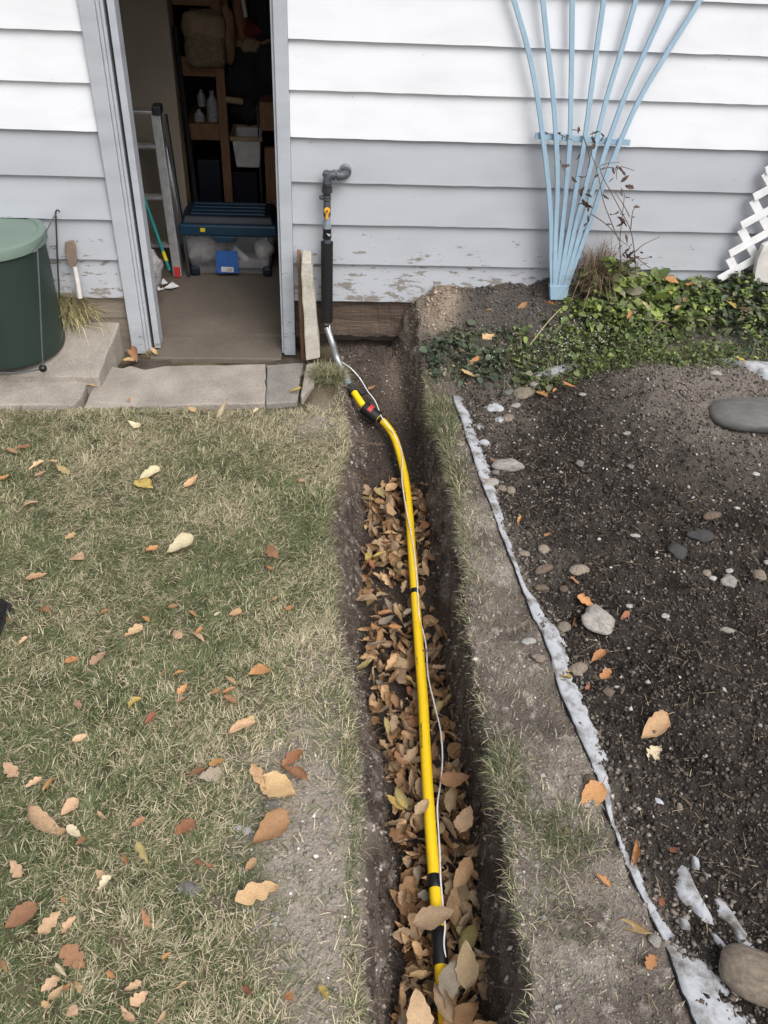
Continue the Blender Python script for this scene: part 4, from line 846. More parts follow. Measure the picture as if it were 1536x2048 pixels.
Z2 = [(315, 45, 50, 40, 'o'), (437, 37, 60, 55, 'p'), (340, 240, 40, 55, 'p'), (595, 240, 40, 50, 'y'), (660, 303, 40, 45, 'r'), (350, 388, 60, 30, 'p'), (718, 100, 25, 35, 'o'), (780, 108, 55, 25, 'o'), (803, 172, 40, 40, 'o'), (793, 222, 36, 32, 'p'), (1140, 97, 90, 40, 'o'), (1010, 135, 50, 40, 't'), (1005, 180, 50, 30, 'o'), (950, 182, 35, 20, 'o'), (1010, 222, 60, 35, 'b'),
      (1060, 350, 110, 90, 'p'), (1095, 310, 40, 30, 't'), (45, 527, 70, 55, 'p'), (150, 582, 65, 40, 'p'), (215, 590, 40, 45, 'o'), (305, 690, 50, 70, 'p'), (445, 733, 50, 45, 'p'), (180, 765, 165, 90, 'p'), (325, 800, 75, 40, 'c'), (270, 803, 35, 30, 't'), (360, 840, 40, 35, 'b'), (605, 760, 60, 40, 'b'), (810, 780, 75, 75, 'r'), (635, 895, 60, 100, 'l'), (550, 920, 30, 55, 'o'),
      (460, 1030, 60, 60, 'c'), (440, 985, 40, 40, 'p'), (70, 960, 60, 75, 'p'), (920, 548, 110, 60, 'g'), (870, 540, 70, 60, 'b'), (955, 495, 70, 40, 'o'), (1140, 560, 65, 110, 't'), (1225, 610, 150, 110, 't'), (1290, 545, 120, 80, 'b'), (1285, 480, 90, 60, 'r'), (1185, 790, 140, 150, 'b'), (1100, 945, 45, 50, 't'), (915, 948, 40, 30, 'b'), (870, 932, 35, 25, 'r'), (1130, 1065, 200, 90, 't'),
      (90, 1170, 95, 110, 'b'), (220, 1195, 70, 90, 'p'), (305, 1205, 60, 60, 'p'), (640, 1175, 40, 80, 'b'), (325, 1350, 110, 90, 'b'), (270, 1405, 60, 60, 'c'), (220, 1470, 60, 60, 'p'), (250, 1510, 50, 60, 'p'), (335, 1480, 40, 50, 't'), (295, 1480, 40, 35, 'o'), (490, 1425, 45, 30, 'o'), (205, 1560, 50, 30, 't'), (580, 1480, 70, 45, 'p'), (610, 1530, 65, 60, 'p'), (790, 1480, 60, 30, 'p'),
      (730, 1345, 40, 30, 'o'), (1085, 1490, 45, 50, 'r'), (1270, 1525, 35, 35, 'o'), (1415, 1515, 40, 60, 'y'), (555, 1605, 70, 75, 'p'), (320, 1590, 50, 35, 'p'), (15, 1390, 40, 50, 'b'), (710, 1615, 40, 50, 'p'), (280, 1100, 25, 25, 'o')]
Z6 = [(258, 335, 35, 20, 'r'), (200, 430, 40, 35, 'o'), (372, 610, 20, 40, 'o'), (505, 678, 40, 15, 'o'), (635, 910, 40, 50, 'o'), (685, 995, 75, 50, 'o'), (865, 1058, 55, 35, 'r'), (625, 1090, 25, 60, 'o'), (740, 1250, 80, 50, 'o'), (588, 1337, 45, 35, 'y'), (690, 1393, 30, 30, 'r'), (770, 1345, 70, 50, 'o')]
Z7 = [(1000, 130, 160, 110, 't'), (1000, 250, 80, 70, 'c'), (710, 450, 120, 100, 'o'), (905, 715, 50, 130, 'o'), (1080, 705, 45, 40, 'r'), (1038, 945, 35, 45, 'r'), (760, 845, 60, 60, 'o'), (915, 1075, 140, 90, 't'), (985, 1225, 70, 60, 'o'), (590, 610, 20, 40, 'o')]
Z5 = [(430, 385, 75, 26, 't'), (345, 530, 40, 25, 't'), (355, 565, 38, 35, 't'), (430, 280, 25, 14, 'o'), (675, 255, 45, 45, 'o'), (640, 612, 45, 30, 'o'), (695, 600, 40, 40, 'o'), (745, 578, 60, 40, 'o'), (1155, 165, 62, 20, 'o'), (1225, 178, 45, 24, 'o'), (1150, 212, 30, 40, 'y'), (1205, 240, 40, 40, 'b'), (1385, 255, 30, 20, 'y'), (1430, 480, 25, 40, 'y'), (560, 268, 50, 20, 'b'), (370, 480, 50, 15, 'o'),
      (1180, 270, 40, 25, 't'), (1450, 280, 35, 35, 't'), (1050, 260, 30, 40, 'c'), (985, 305, 25, 30, 'o')]
def ground_leaf(px, py, w, h, c, where, group, zoff=0, zlev=0.0, big=False):
    z = zlev
    for _ in range(5):
        P_ = at(px, py, Z=z); z = zat(P_.x, P_.y)+zoff
    P_ = at(px, py, Z=z); dp_ = depth(P_); ww = w/FPX*dp_; el = math.asin(min(.99, (CAM.z-P_.z)/(CAM-P_).length)); hh = h/FPX*dp_/math.sin(el)
    L = max(.02, min(.14 if zoff < .03 else .075, math.hypot(ww, hh)*.95)); yaw = math.atan2(hh, ww)*random.choice((1, -1))*.9+random.choice((0, math.pi))
    narrow = min(1.2, max(.55, min(ww, hh)/max(ww, hh)*1.5)); colr = C_[c]
    kind = None
    if colr == 'yellow' and L < .06: kind = 'star'
    if L > .085: kind = random.choice(['oval', 'torn', 'roll', 'oval'])
    elif kind is None and random.random() < .45: kind = 'torn'
    size = 'large ' if L > .08 else ('tiny ' if L < .035 else '')
    shape = {'star': 'lobed ', 'roll': 'curled '}.get(kind, '')
    kq = random.randrange(16)
    if not shape: shape = {'oval': 'oval ', 'long': 'narrow ', 'round': 'broad ', 'torn': 'torn ', 'roll': 'curled '}[kind or KINDS[kq]]
    if 'lawn' in where:
        gx_ = P_.x-float(edges(np.array(P_.y))[0])
        where = 'on lawn near the doorstep slabs' if P_.y > -1.05 else ('on lawn by the worn dirt patch' if float(bare(np.array(P_.x), np.array(P_.y))) > .12 else ('on lawn close to the trench' if gx_ > -.22 else ('on greener lawn grass' if float(dry(np.array(P_.x), np.array(P_.y))) < .42 else 'on straw coloured lawn grass')))
    return leaf(colr, P_, L, yaw, random.gauss(0, .22), random.gauss(0, .28), f'{size}{CN[colr]} {shape}dry leaf lying {where}', group, k=kq, kind=kind, wide=narrow, zs=random.uniform(.6, 1.0))
s1 = .4557
for x, y, w_, h_, c in Z1: ground_leaf(x*s1, 800+y*s1, w_*s1, h_*s1, c, 'on the patchy lawn', 'fallen leaves on the lawn', .021)
for x, y, w_, h_, c in Z2: ground_leaf(x*s1, 1300+y*s1, w_*s1, h_*s1, c, 'on the patchy lawn', 'fallen leaves on the lawn', .021)
for x, y, w_, h_, c in Z6: ground_leaf(880+x*.427, 780+y*.427, w_*.427, h_*.427, c, 'on the dark soil bed', 'fallen leaves on the soil bed', .004)
for x, y, w_, h_, c in Z7: ground_leaf(880+x*.427, 1400+y*.427, w_*.427, h_*.427, c, 'near the fabric edge', 'fallen leaves by the fabric edge', .004)
for x, y, w_, h_, c in Z5: ground_leaf(760+x*.505, 480+y*.505, w_*.505, h_*.505, c, 'among the weeds by the wall', 'fallen leaves among the weeds', .035, .1)
for px, py, w_, h_, c in [(268, 712, 40, 26, 'b'), (255, 722, 26, 18, 't'), (310, 705, 22, 14, 't'), (182, 772, 22, 16, 't'), (258, 800, 14, 6, 'o'), (590, 782, 22, 30, 'y')]:
    P_ = at(px, py, Z=-.005); leaf(C_[c], P_, w_/FPX*depth(P_)*1.2, random.uniform(0, 6), .15, .1, f'{CN[C_[c]]} dry leaf lying beside the doorstep slabs', 'fallen leaves by the doorstep', zs=.8)
# leaves in the trench: a buried bed of them, then single ones on top
random.seed(23)
pal = ['umber', 'umber', 'umber', 'tan', 'tan', 'brown', 'brown', 'pink', 'orange', 'olive', 'grey', 'red', 'yellow', 'umber', 'tan']
def dens(y):
    return float(np.interp(y, [-4.2, -2.6, -1.72, -1.60, -1.52, -1.40, -1.05, -.85, -.75], [1, 1, 1, .3, .25, .8, .8, .5, .1]))
def trench_leaf(y, layer, fr=None):
    a, b, c, d = [float(v) for v in edges(np.array(y))]
    x = b-.005+(c-b+.02)*(random.random() if fr is None else fr); z = float(floorz(y))+.012+layer
    return x, z
bm = bmesh.new(); k = 0
cols_mats = ['umber', 'tan', 'brown']
big = {c: ([], []) for c in cols_mats}
for i in range(1150):
    y = random.uniform(-4.0, -.8)
    if random.random() > dens(y): continue
    x, z = trench_leaf(y, random.uniform(-.005, .045)); L = random.uniform(.04, .085); c = random.choice(['umber', 'umber', 'tan', 'tan', 'brown', 'brown']); me = leafmesh(c, random.randrange(16)); M = Matrix.Translation((x, y, z)) @ Euler((random.gauss(0, .8), random.gauss(0, .7), random.uniform(0, 6.28))).to_matrix().to_4x4() @ Matrix.Scale(L, 4)
    V, Fc = big[c]; k0 = len(V); V += [M @ v.co for v in me.vertices]; Fc += [[q_+k0 for q_ in p_.vertices] for p_ in me.polygons]
lit = thing('leaf_litter', 'bed of dry brown leaves filling the bottom of the trench', 'leaf litter', (.3, -2.3, -.34)); lit['kind'] = 'stuff'
for c in cols_mats:
    o = MB(); o.v = big[c][0]; o.f = big[c][1]; q_ = o.build('litter', MATS['leaf_'+c], lit, smooth=True); q_['kind'] = 'stuff'
cnt = 0; tries = 0
while cnt < 165 and tries < 3000:
    tries += 1; y = -4.05+3.25*random.random()**.9
    if random.random() > dens(y): continue
    x, z = trench_leaf(y, random.uniform(.035, .075)); L = random.uniform(.042, .092)*(1.5 if y < -2.8 else 1); c = random.choice(pal if y > -2.6 else ['tan', 'tan', 'umber', 'umber', 'grey', 'olive', 'pink', 'brown']); kind = None
    p = min(PATH, key=lambda q_: (q_.x-x)**2+(q_.y-y)**2)
    if (p.x-x)**2+(p.y-y)**2 < .045**2: z = min(z, p.z-.035)
    kq = random.randrange(16); sh_ = {'oval': 'oval', 'long': 'narrow', 'round': 'broad', 'torn': 'torn', 'roll': 'rolled up'}[KINDS[kq]]
    sz = 'large ' if L > .085 else ('small ' if L < .06 else ''); sh_ = sh_.split()[0]; sd_ = 'on the lawn side of the yellow pipe' if x < p.x-.02 else ('on the garden side of the yellow pipe' if x > p.x+.02 else 'right under the yellow pipe')
    leaf(c, (x, y, z), L, random.uniform(0, 6.28), random.gauss(0, .55), random.gauss(0, .6), f'{sz}{CN[c]} {sh_} trench leaf {sd_}', 'fallen leaves in the trench', k=kq); cnt += 1
for px, py, L, c, zz, lab, yaw in [(802, 1598, .085, 'olive', -.24, 'olive yellow oval leaf with a long stem lying in the trench', 1.9), (790, 1605, .07, 'yellow', -.235, 'small yellow oval leaf resting on brown trench leaves', 2.4), (845, 1615, .075, 'umber', -.235, None, .9),
                                   (868, 1835, .12, 'umber', -.222, 'dull brown pointed leaf lying across the yellow pipe', .25), (898, 1960, .105, 'grey', -.222, 'grey brown leaf draped over the pipe past the wide black tape', 1.2), (935, 1930, .115, 'umber', -.21, None, 1.5), (888, 2005, .11, 'umber', -.224, None, 1.9), (835, 2030, .12, 'pink', -.22, None, 1.6), (925, 2040, .12, 'brown', -.23, None, .7),
                                   (770, 1228, .06, 'orange', -.25, None, .4), (750, 1255, .06, 'orange', -.25, None, 2.), (790, 1255, .055, 'orange', -.25, None, .1), (815, 1225, .06, 'grey', -.25, None, .9), (775, 1240, .075, 'grey', -.25, None, .5), (735, 1000, .075, 'olive', -.27, None, 2.5), (780, 1020, .085, 'tan', -.27, None, 1.8),
                                   (740, 750, .055, 'tan', -.09, None, 1.5), (745, 775, .05, 'brown', -.11, None, .5), (760, 1110, .06, 'yellow', -.28, None, .3), (905, 1600, .11, 'umber', -.23, None, 1.3), (930, 1640, .10, 'pink', -.22, None, 1.1), (910, 1560, .10, 'brown', -.22, None, .2)]:
    leaf(c, at(px, py, Z=zz), L, yaw, random.gauss(0, .2), random.gauss(0, .2), lab or f'{CN[c]} dry leaf lying in the trench', 'fallen leaves in the trench' if not lab else None, kind='oval', zs=.8)

# ------------------------------------------------------------------ stones
def rock_mesh(seed, ang):
    bm = bmesh.new(); bmesh.ops.create_icosphere(bm, subdivisions=3, radius=.5); rs = random.Random(seed)
    pl = [(Vector((rs.gauss(0, 1), rs.gauss(0, 1), rs.gauss(0, .8))).normalized(), rs.uniform(.30, .42)) for _ in range(10 if ang else 6)]
    for v in bm.verts:
        for nrm, dd in pl:
            e = v.co.dot(nrm)-(dd if ang else dd+.04)
            if e > 0: v.co -= nrm*e*(.97 if ang else .75)
        c = v.co; q_ = float(fbm(np.array(c.x*4+seed), np.array(c.y*4+c.z*3.1), seed, 3)); v.co *= 1+.17*q_
    me = bpy.data.meshes.new('stone'); bm.to_mesh(me); bm.free(); me.polygons.foreach_set('use_smooth', [True]*len(me.polygons)); return me
RM = [rock_mesh(s, s % 2) for s in range(8)]
def smooth_rock(seed, p):
    bm = bmesh.new(); bmesh.ops.create_icosphere(bm, subdivisions=4, radius=.5)
    for v in bm.verts:
        c = Vector([math.copysign(abs(t*2)**p, t)*.5 for t in v.co]); v.co = c*(1+.10*float(fbm(np.array(c.x*2.5+seed), np.array(c.y*2.5+c.z*2), seed, 4)))
    me = bpy.data.meshes.new('boulder'); bm.to_mesh(me); bm.free(); me.polygons.foreach_set('use_smooth', [True]*len(me.polygons)); return me
RM += [smooth_rock(3, .86), smooth_rock(8, .9)]
def stone(px, py, w, h, c, label, group, ang=False, tall=.6, zlev=0, rotz=None, sink=.30, name='stone', k=None):
    z = zlev
    for _ in range(5):
        P_ = at(px, py, Z=z); z = zat(P_.x, P_.y)
    dp_ = depth(P_); ww = w/FPX*dp_; el = math.asin(min(.99, (CAM.z-P_.z)/(CAM-P_).length)); hv = h/FPX*dp_
    dep = max(ww*.55, min(ww*1.7, hv/(math.sin(el)+.35*math.cos(el)))); ht = min(ww, dep)*tall
    o = bpy.data.objects.new(name, (RM[k] if k is not None else random.choice(RM[1:8:2] if ang else RM[0:8:2]))); COL.objects.link(o); o.location = (P_.x, P_.y, z+ht*(.5-sink)); o.scale = (ww*1.05, dep*1.05, ht)
    o.rotation_euler = (random.gauss(0, .1), random.gauss(0, .1), random.gauss(0, .2) if rotz is None else rotz)
    if not o.data.materials: o.data.materials.append(MATS['rock_tan'])
    o.material_slots[0].link = 'OBJECT'; o.material_slots[0].material = MATS['rock_'+c]
    return tag(o, label, 'stone', group)
random.seed(5)
big_ = {(740, 1085): 'large pale angular flat stone among orange leaves on dark soil', (320, 360): 'pale wedge shaped stone beside the fabric strip', (1420, 130): None}
S6 = [(395, 25, 95, 60, 'tan', 0), (318, 140, 50, 50, 'tan', 0), (355, 78, 50, 30, 'pale', 0), (320, 360, 150, 80, 'pale', 1), (262, 390, 40, 30, 'grey', 0), (243, 440, 78, 46, 'pale', 0), (290, 465, 42, 42, 'tan', 0), (332, 475, 45, 40, 'tan', 0), (135, 478, 30, 20, 'pale', 0), (95, 258, 50, 25, 'tan', 0), (655, 350, 40, 35, 'grey', 0), (890, 372, 35, 25, 'grey', 0), (878, 208, 50, 20, 'pale', 0),
      (485, 750, 50, 55, 'tan', 0), (395, 770, 50, 35, 'tan', 0), (485, 845, 95, 60, 'brown', 1), (650, 850, 90, 62, 'tan', 0), (545, 893, 40, 30, 'dark', 0), (478, 930, 70, 45, 'brown', 1), (580, 935, 40, 45, 'brown', 0), (740, 1085, 172, 195, 'pale', 1), (580, 1115, 60, 60, 'tan', 0), (415, 1180, 65, 40, 'white', 0), (462, 1260, 70, 50, 'tan', 0), (645, 1312, 90, 65, 'tan', 0), (790, 1420, 55, 50, 'brown', 0),
      (890, 1015, 45, 25, 'white', 0), (1055, 1062, 40, 28, 'white', 0), (1350, 903, 95, 80, 'pale', 1), (1355, 850, 40, 25, 'white', 0), (1278, 885, 35, 25, 'white', 0), (1250, 862, 45, 35, 'tan', 0), (1495, 873, 55, 60, 'tan', 0), (1348, 1130, 65, 25, 'pale', 0), (1272, 595, 95, 45, 'brown', 0), (1110, 765, 90, 80, 'dark', 0), (1230, 690, 150, 70, 'dark', 1), (1480, 397, 40, 25, 'white', 0), (912, 688, 45, 20, 'white', 0), (1390, 555, 30, 18, 'white', 0), (1530, 810, 30, 25, 'pale', 0), (320, 632, 28, 20, 'tan', 0)]
RN = dict(tan='tan', pale='pale grey', white='white', brown='brown', grey='grey', dark='dark grey')
def nearby(px, py):
    P_ = at(px, py, Z=.05); g_ = P_.x-float(np.interp(P_.y, FAB_Y, FAB_X))
    if P_.y > -1.0: return 'near the weeds' if g_ < .35 else 'on the dry hump'
    return 'against the fabric strip' if g_ < .12 else ('a hand from the fabric strip' if g_ < .32 else 'well away from the fabric strip')
for x, y, w_, h_, c, ang in S6:
    lab = big_.get((x, y)) or f"{'small ' if w_ < 46 else ''}{RN[c]} {'angular' if ang else 'rounded'} stone half sunk in dark soil {nearby(880+x*.427, 780+y*.427)}"
    o = stone(880+x*.427, 780+y*.427, w_*.427, h_*.427, c, lab, None if (x, y) in big_ else 'stones in the soil bed', bool(ang), tall=.45 if (x, y) == (740, 1085) else .6, rotz=.5 if (x, y) == (740, 1085) else None)
stone(1525, 842, 200, 62, 'dark', 'smooth dark grey boulder half buried in the dry soil hump', None, tall=.42, sink=.3, rotz=-.15, k=8, zlev=.1, name='boulder').material_slots[0].material = mat('boulder_grey', (.13, .125, .12), .75, var=.12, scale=8, bscale=120, bump=.15)
stone(1510, 1962, 150, 105, 'tan', 'large rounded tan boulder beside the exposed fabric', None, tall=.72, sink=.22, rotz=-.45, k=9, name='boulder')
for x, y, w_, h_, c in [(700, 380, 55, 70, 'brown'), (685, 495, 30, 28, 'white'), (480, 355, 26, 22, 'white'), (405, 378, 20, 20, 'white'), (1240, 262, 26, 20, 'white'), (400, 450, 18, 16, 'white'), (450, 775, 20, 24, 'white'), (485, 1020, 30, 24, 'white'), (850, 1310, 18, 16, 'pale'), (555, 1440, 40, 22, 'white'), (1125, 495, 26, 34, 'tan'), (1005, 1130, 60, 70, 'pale'), (1150, 1020, 40, 30, 'pale')]:
    stone(880+x*.427, 1400+y*.427, w_*.427, h_*.427, c, f"{'small ' if w_ < 46 else ''}{RN[c]} pebble on the ground near the fabric edge", 'pebbles near the fabric edge')
for x, y, w_, h_, c in [(1085, 797, 40, 42, 'white'), (1010, 762, 26, 26, 'white'), (1020, 780, 26, 22, 'white'), (1052, 782, 26, 26, 'white'), (1045, 822, 30, 24, 'white'), (1210, 1190, 34, 76, 'white'), (835, 1055, 110, 66, 'grey'), (1195, 680, 60, 30, 'grey'), (1130, 905, 26, 26, 'pale'), (1055, 965, 26, 30, 'white'), (1040, 1060, 26, 40, 'pale'), (1100, 1145, 36, 26, 'pale'), (1120, 1225, 24, 22, 'pale'), (1430, 748, 36, 32, 'pale'), (1460, 862, 34, 30, 'pale'), (1355, 768, 26, 26, 'pale')]:
    stone(x*s1, 1300+y*s1, w_*s1, h_*s1, c, f"{'small ' if w_ < 60 else ''}{RN[c]} pebble on the worn dirt patch of the lawn", 'pebbles on the worn lawn patch')
for px, py, w_, h_, c in [(1045, 790, 40, 26, 'tan'), (1018, 786, 22, 14, 'grey'), (1068, 780, 24, 16, 'pale'), (1165, 790, 18, 9, 'pale'), (1015, 840, 24, 18, 'tan'), (1078, 606, 16, 9, 'pale'), (1082, 582, 26, 10, 'grey'), (1430, 750, 24, 14, 'pale')]:
    stone(px, py, w_, h_, c, f'{RN[c]} stone at the edge of the weeds', 'stones along the weed edge', zlev=.05)
slabst = MB(); slabst.prism([at(x, y, Y=-.9) for x, y in ((858, 905), (868, 880), (880, 878), (872, 940), (860, 965), (848, 955))], (.012, -.04, 0))
# twig and root in the trench
for pts, r_, lab in [([(690, 878, -.16), (720, 884, -.19), (762, 890, -.24)], .0035, 'thin pale twig sticking out of the left trench side'), ([(838, 1302, -.25), (862, 1300, -.24), (882, 1295, -.22)], .0045, 'short brown twig lying against the yellow pipe'), ([(640, 1820, .012), (700, 1830, .01)], .0015, 'thin straw lying at the trench lip')]:
    P3 = [at(a, b, Z=z) for a, b, z in pts]; o = MB().tube(catmull(P3, 3), r_, 6).build('twig', 'twig', None, loc=P3[0], smooth=True); tag(o, lab, 'twig')

# ------------------------------------------------------------------ weeds (ground cover)
def leaflets(x, y, z, L, asp, az, tilt, roll, C):
    n = len(x); T = np.array([(0, 0, 0), (.35, .5, .10), (.35, -.5, .10), (.75, .36, .06), (.75, -.36, .06), (1, 0, -.08), (.4, 0, 0)])
    V = np.repeat(T[None], n, 0)*np.stack([np.ones(n), asp, np.ones(n)], -1)[:, None]
    cr, sr = np.cos(roll)[:, None], np.sin(roll)[:, None]; Y = V[..., 1]*cr-V[..., 2]*sr; Z = V[..., 1]*sr+V[..., 2]*cr; X = V[..., 0]
    ct, st = np.cos(tilt)[:, None], np.sin(tilt)[:, None]; X, Z = X*ct-Z*st, X*st+Z*ct
    ca, sa = np.cos(az)[:, None], np.sin(az)[:, None]; X, Y = X*ca-Y*sa, X*sa+Y*ca
    W = np.stack([X, Y, Z], -1)*L[:, None, None]+np.stack([x, y, z], -1)[:, None]
    TF = np.array([(0, 6, 1), (0, 2, 6), (1, 6, 3), (6, 2, 4), (6, 5, 3), (6, 4, 5)])
    return W.reshape(-1, 3), (TF[None]+(np.arange(n)*7)[:, None, None]).reshape(-1, 3), np.repeat(C, 7, 0)
def wfield(x, y):
    """how lush the weeds are, 0 = bare mound"""
    m = sst(1.05, 1.45, x+.9*(-y-.12)-.1)*sst(.66, .78, x)
    m = np.maximum(m, sst(.49, .56, x)*sst(-.22, -.30, y)*sst(-.50, -.42, y)*.55)
    m = m*sst(-.60, -.50, y+.03*fbm(x*6, y*6, 5)+.02*sst(1.1, 1.6, x))
    return m
N = 30000; x = RNG.uniform(.48, 2.75, N); y = RNG.uniform(-.62, -.03, N); m = wfield(x, y)*(.55+.6*(fbm(x*7, y*7, 203, 3)*.5+.5)); m = m*np.clip(1.25-1.3*sst(.50, .72, fbm(x*4.5, y*6, 233, 3)*.5+.5), .12, 1); kk = RNG.random(N) < m*.92; x, y, m = x[kk], y[kk], m[kk]; n = len(x)
hgt = (.025+.13*sst(.35, .9, m)*np.clip(fbm(x*6, y*6, 207, 3)*.9+.55, .05, 1.3)+.17*np.exp(-(((x-1.40)/.13)**2+((y+.12)/.09)**2)))*RNG.random(n)**.7
tone = fbm(x*3.5, y*3.5, 211, 3)*.5+.5
cg = rc(n, (.17, .215, .075), (.055, .085, .03), .4); br = rc(n, (.31, .37, .10), (.16, .23, .06), .35); dk = rc(n, (.055, .08, .05), (.10, .125, .08), .3)
bright = np.exp(-(((x-1.55)/.33)**2+((y+.17)/.13)**2))
s = RNG.random(n); C = np.where((s < .15+.55*bright)[:, None], br, cg); C = np.where(((x < .95) | (x > 2.0) & (s > .4))[:, None], dk, C)
pl2 = RNG.random(n) < .16; C[pl2] = rc(pl2.sum(), (.24, .23, .15), (.17, .17, .11))
L = (.012+.040*RNG.random(n)**1.6)*(1+.6*bright)*np.where(x < .9, 1.1, 1); L = np.where(RNG.random(n) < .4, L*.6, L); low_ = sst(-.27, -.36, y)*sst(.95, 1.1, x); L = L*(1-.33*low_)*RNG.uniform(.7, 1.25, n)
w1 = leaflets(x, y, height(x, y, False)+hgt, L, RNG.uniform(.45, .95, n), RNG.uniform(0, 6.283, n), RNG.normal(-.1, .45, n), RNG.normal(0, .45, n), C)
N = 21000; x2 = RNG.uniform(.62, 2.75, N); y2 = RNG.uniform(-.60, -.05, N); kk = RNG.random(N) < wfield(x2, y2)*(.22+.40*sst(-.22, -.36, y2)*sst(1.9, 1.2, x2)); x2, y2 = x2[kk], y2[kk]; n2 = len(x2)
w2 = blades(x2, y2, height(x2, y2, False)+.005, RNG.uniform(.04, .12, n2), RNG.uniform(.0014, .0028, n2), RNG.uniform(0, 6.283, n2), RNG.uniform(.5, 1.45, n2), RNG.uniform(.1, .8, n2), np.where((RNG.random(n2) < .36)[:, None], rc(n2, (.40, .35, .21), (.25, .20, .12)), rc(n2, (.17, .21, .085), (.08, .11, .045))))
# tiny white seed heads
N = 190; x3 = np.concatenate([RNG.normal(1.22, .22, 150), RNG.uniform(.8, 1.9, 40)]); y3 = np.concatenate([RNG.normal(-.40, .055, 150), RNG.uniform(-.5, -.25, 40)]); N = len(x3)
v3, f3, c3 = crumbs(x3, y3, RNG.uniform(.003, .0065, N), rc(N, (.68, .69, .64), (.5, .52, .46), .1)); v3[:, 2] += np.repeat(RNG.uniform(.06, .11, N), 6)
vv = cat([w1, w2, (v3, f3, c3)]); o = npmesh('weed_patch', vv[0], vv[1], MATS['weed'], vv[2]); o['label'] = 'tangle of low green weeds growing along the wall'; o['category'] = 'weeds'; o['kind'] = 'stuff'
# brown withered stems lying in the weeds
random.seed(3)
for i, (a, b) in enumerate([((1262, 545), (1318, 620)), ((1140, 600), (1060, 690)), ((1290, 640), (1352, 655)), ((1395, 640), (1420, 655)), ((1330, 640), (1300, 668)), ((1480, 632), (1512, 655))]):
    P3 = [at(*a, Z=.33), at((a[0]+b[0])/2, (a[1]+b[1])/2-6, Z=.31), at(*b, Z=.26)]; o = MB().tube(catmull(P3, 3), .0028, 5).build('withered_stalk', 'straw' if i % 2 else 'rusty', None, loc=P3[1], smooth=True); tag(o, 'dry brown stalk lying across the green weeds', 'plant', 'dry stalks over the weeds')

# ------------------------------------------------------------------ inside the room
I = lambda x, y, Y: at(x, y, Y=Y)
# blue lidded tote
fy = .95; tb = at(452, 554, Z=0).y; fy = tb
xl, xr_ = I(364, 520, fy).x, I(556, 520, fy).x; zb_, zm, zt_ = 0.0, I(455, 468, fy).z, I(455, 436, fy).z
tote = thing('storage_tote', 'clear plastic storage tote with a dark blue lid on the garage floor', 'storage box', ((xl+xr_)/2, fy+.2, 0))
cxm = (xl+xr_)/2; hw = (xr_-xl)/2
def frus(z0, z1, w0, w1, d0, d1, yc): return [(cxm-w0, yc-d0, z0), (cxm+w0, yc-d0, z0), (cxm+w0, yc+d0, z0), (cxm-w0, yc+d0, z0), (cxm-w1, yc-d1, z1), (cxm+w1, yc-d1, z1), (cxm+w1, yc+d1, z1), (cxm-w1, yc+d1, z1)]
B6 = [(3, 2, 1, 0), (4, 5, 6, 7), (0, 1, 5, 4), (1, 2, 6, 5), (2, 3, 7, 6), (3, 0, 4, 7)]
ycn = fy+.16
MB().add(frus(.006, zm, hw*.80, hw*.96, .135, .155, ycn), [B6[0]]+B6[2:]).build('body', 'clear_plastic', tote, bevel=.02, seg=3)
MB().add(frus(zm-.015, zm+(zt_-zm)*.55, hw*1.0, hw*1.0, .165, .165, ycn), B6).build('lid', 'blue_lid', tote, bevel=.012, seg=3)
l2 = MB().add(frus(zm+(zt_-zm)*.5, zt_, hw*.96, hw*.90, .15, .125, ycn), B6).build('lid_top', 'dark_blue', tote, bevel=.015, seg=3)
for k in range(4):
    yy = ycn-.095+.06*k; MB().box((cxm, yy, zt_+.003), (hw*1.5, .03, .008)).build('lid_rib', 'blue_lid', l2, bevel=.003)
MB().prism([(cxm-hw*.36, fy-.012, zm-.012), (cxm+hw*.18, fy-.012, zm-.012), (cxm+hw*.14, fy-.012, zm-.045), (cxm-hw*.26, fy-.012, zm-.045)], (0, .02, 0)).build('latch', 'blue_lid', tote, bevel=.004)
for s in (-1, 1):
    MB().box((cxm+s*hw*.76, fy+.035, .028), (.055, .05, .055)).build('corner_foot', 'dark_blue', tote, bevel=.012)
bl = MB().add([I(x, y, fy+.012) for x, y in ((431, 501), (475, 501), (478, 545), (434, 545))], [(0, 1, 2, 3)]); bcard = MB().prism([v+Vector((0, -.010, 0)) for v in bl.v], (0, .004, 0)).build('blue_card', 'blue_card', tote)
stk = [I(x, y, fy+.012) for x, y in ((443, 532), (467, 533), (468, 543), (443, 542))]; st_o = MB().prism([v+Vector((0, -.0125, 0)) for v in stk], (0, .002, 0)).build('sticker', 'sticker', bcard)
for k in range(3):
    a = I(456, 536+2.2*k, fy+.012); MB().box(a+Vector((.012, -.0135, 0)), (.03, .001, .0022)).build('print_line', 'print_black', bcard)
MB().prism([I(x, y, fy-.014) for x, y in ((400, 456), (410, 456), (410, 464), (401, 464))], (0, .002, 0)).build('yellow_sticker', 'yellow_sticker', tote)
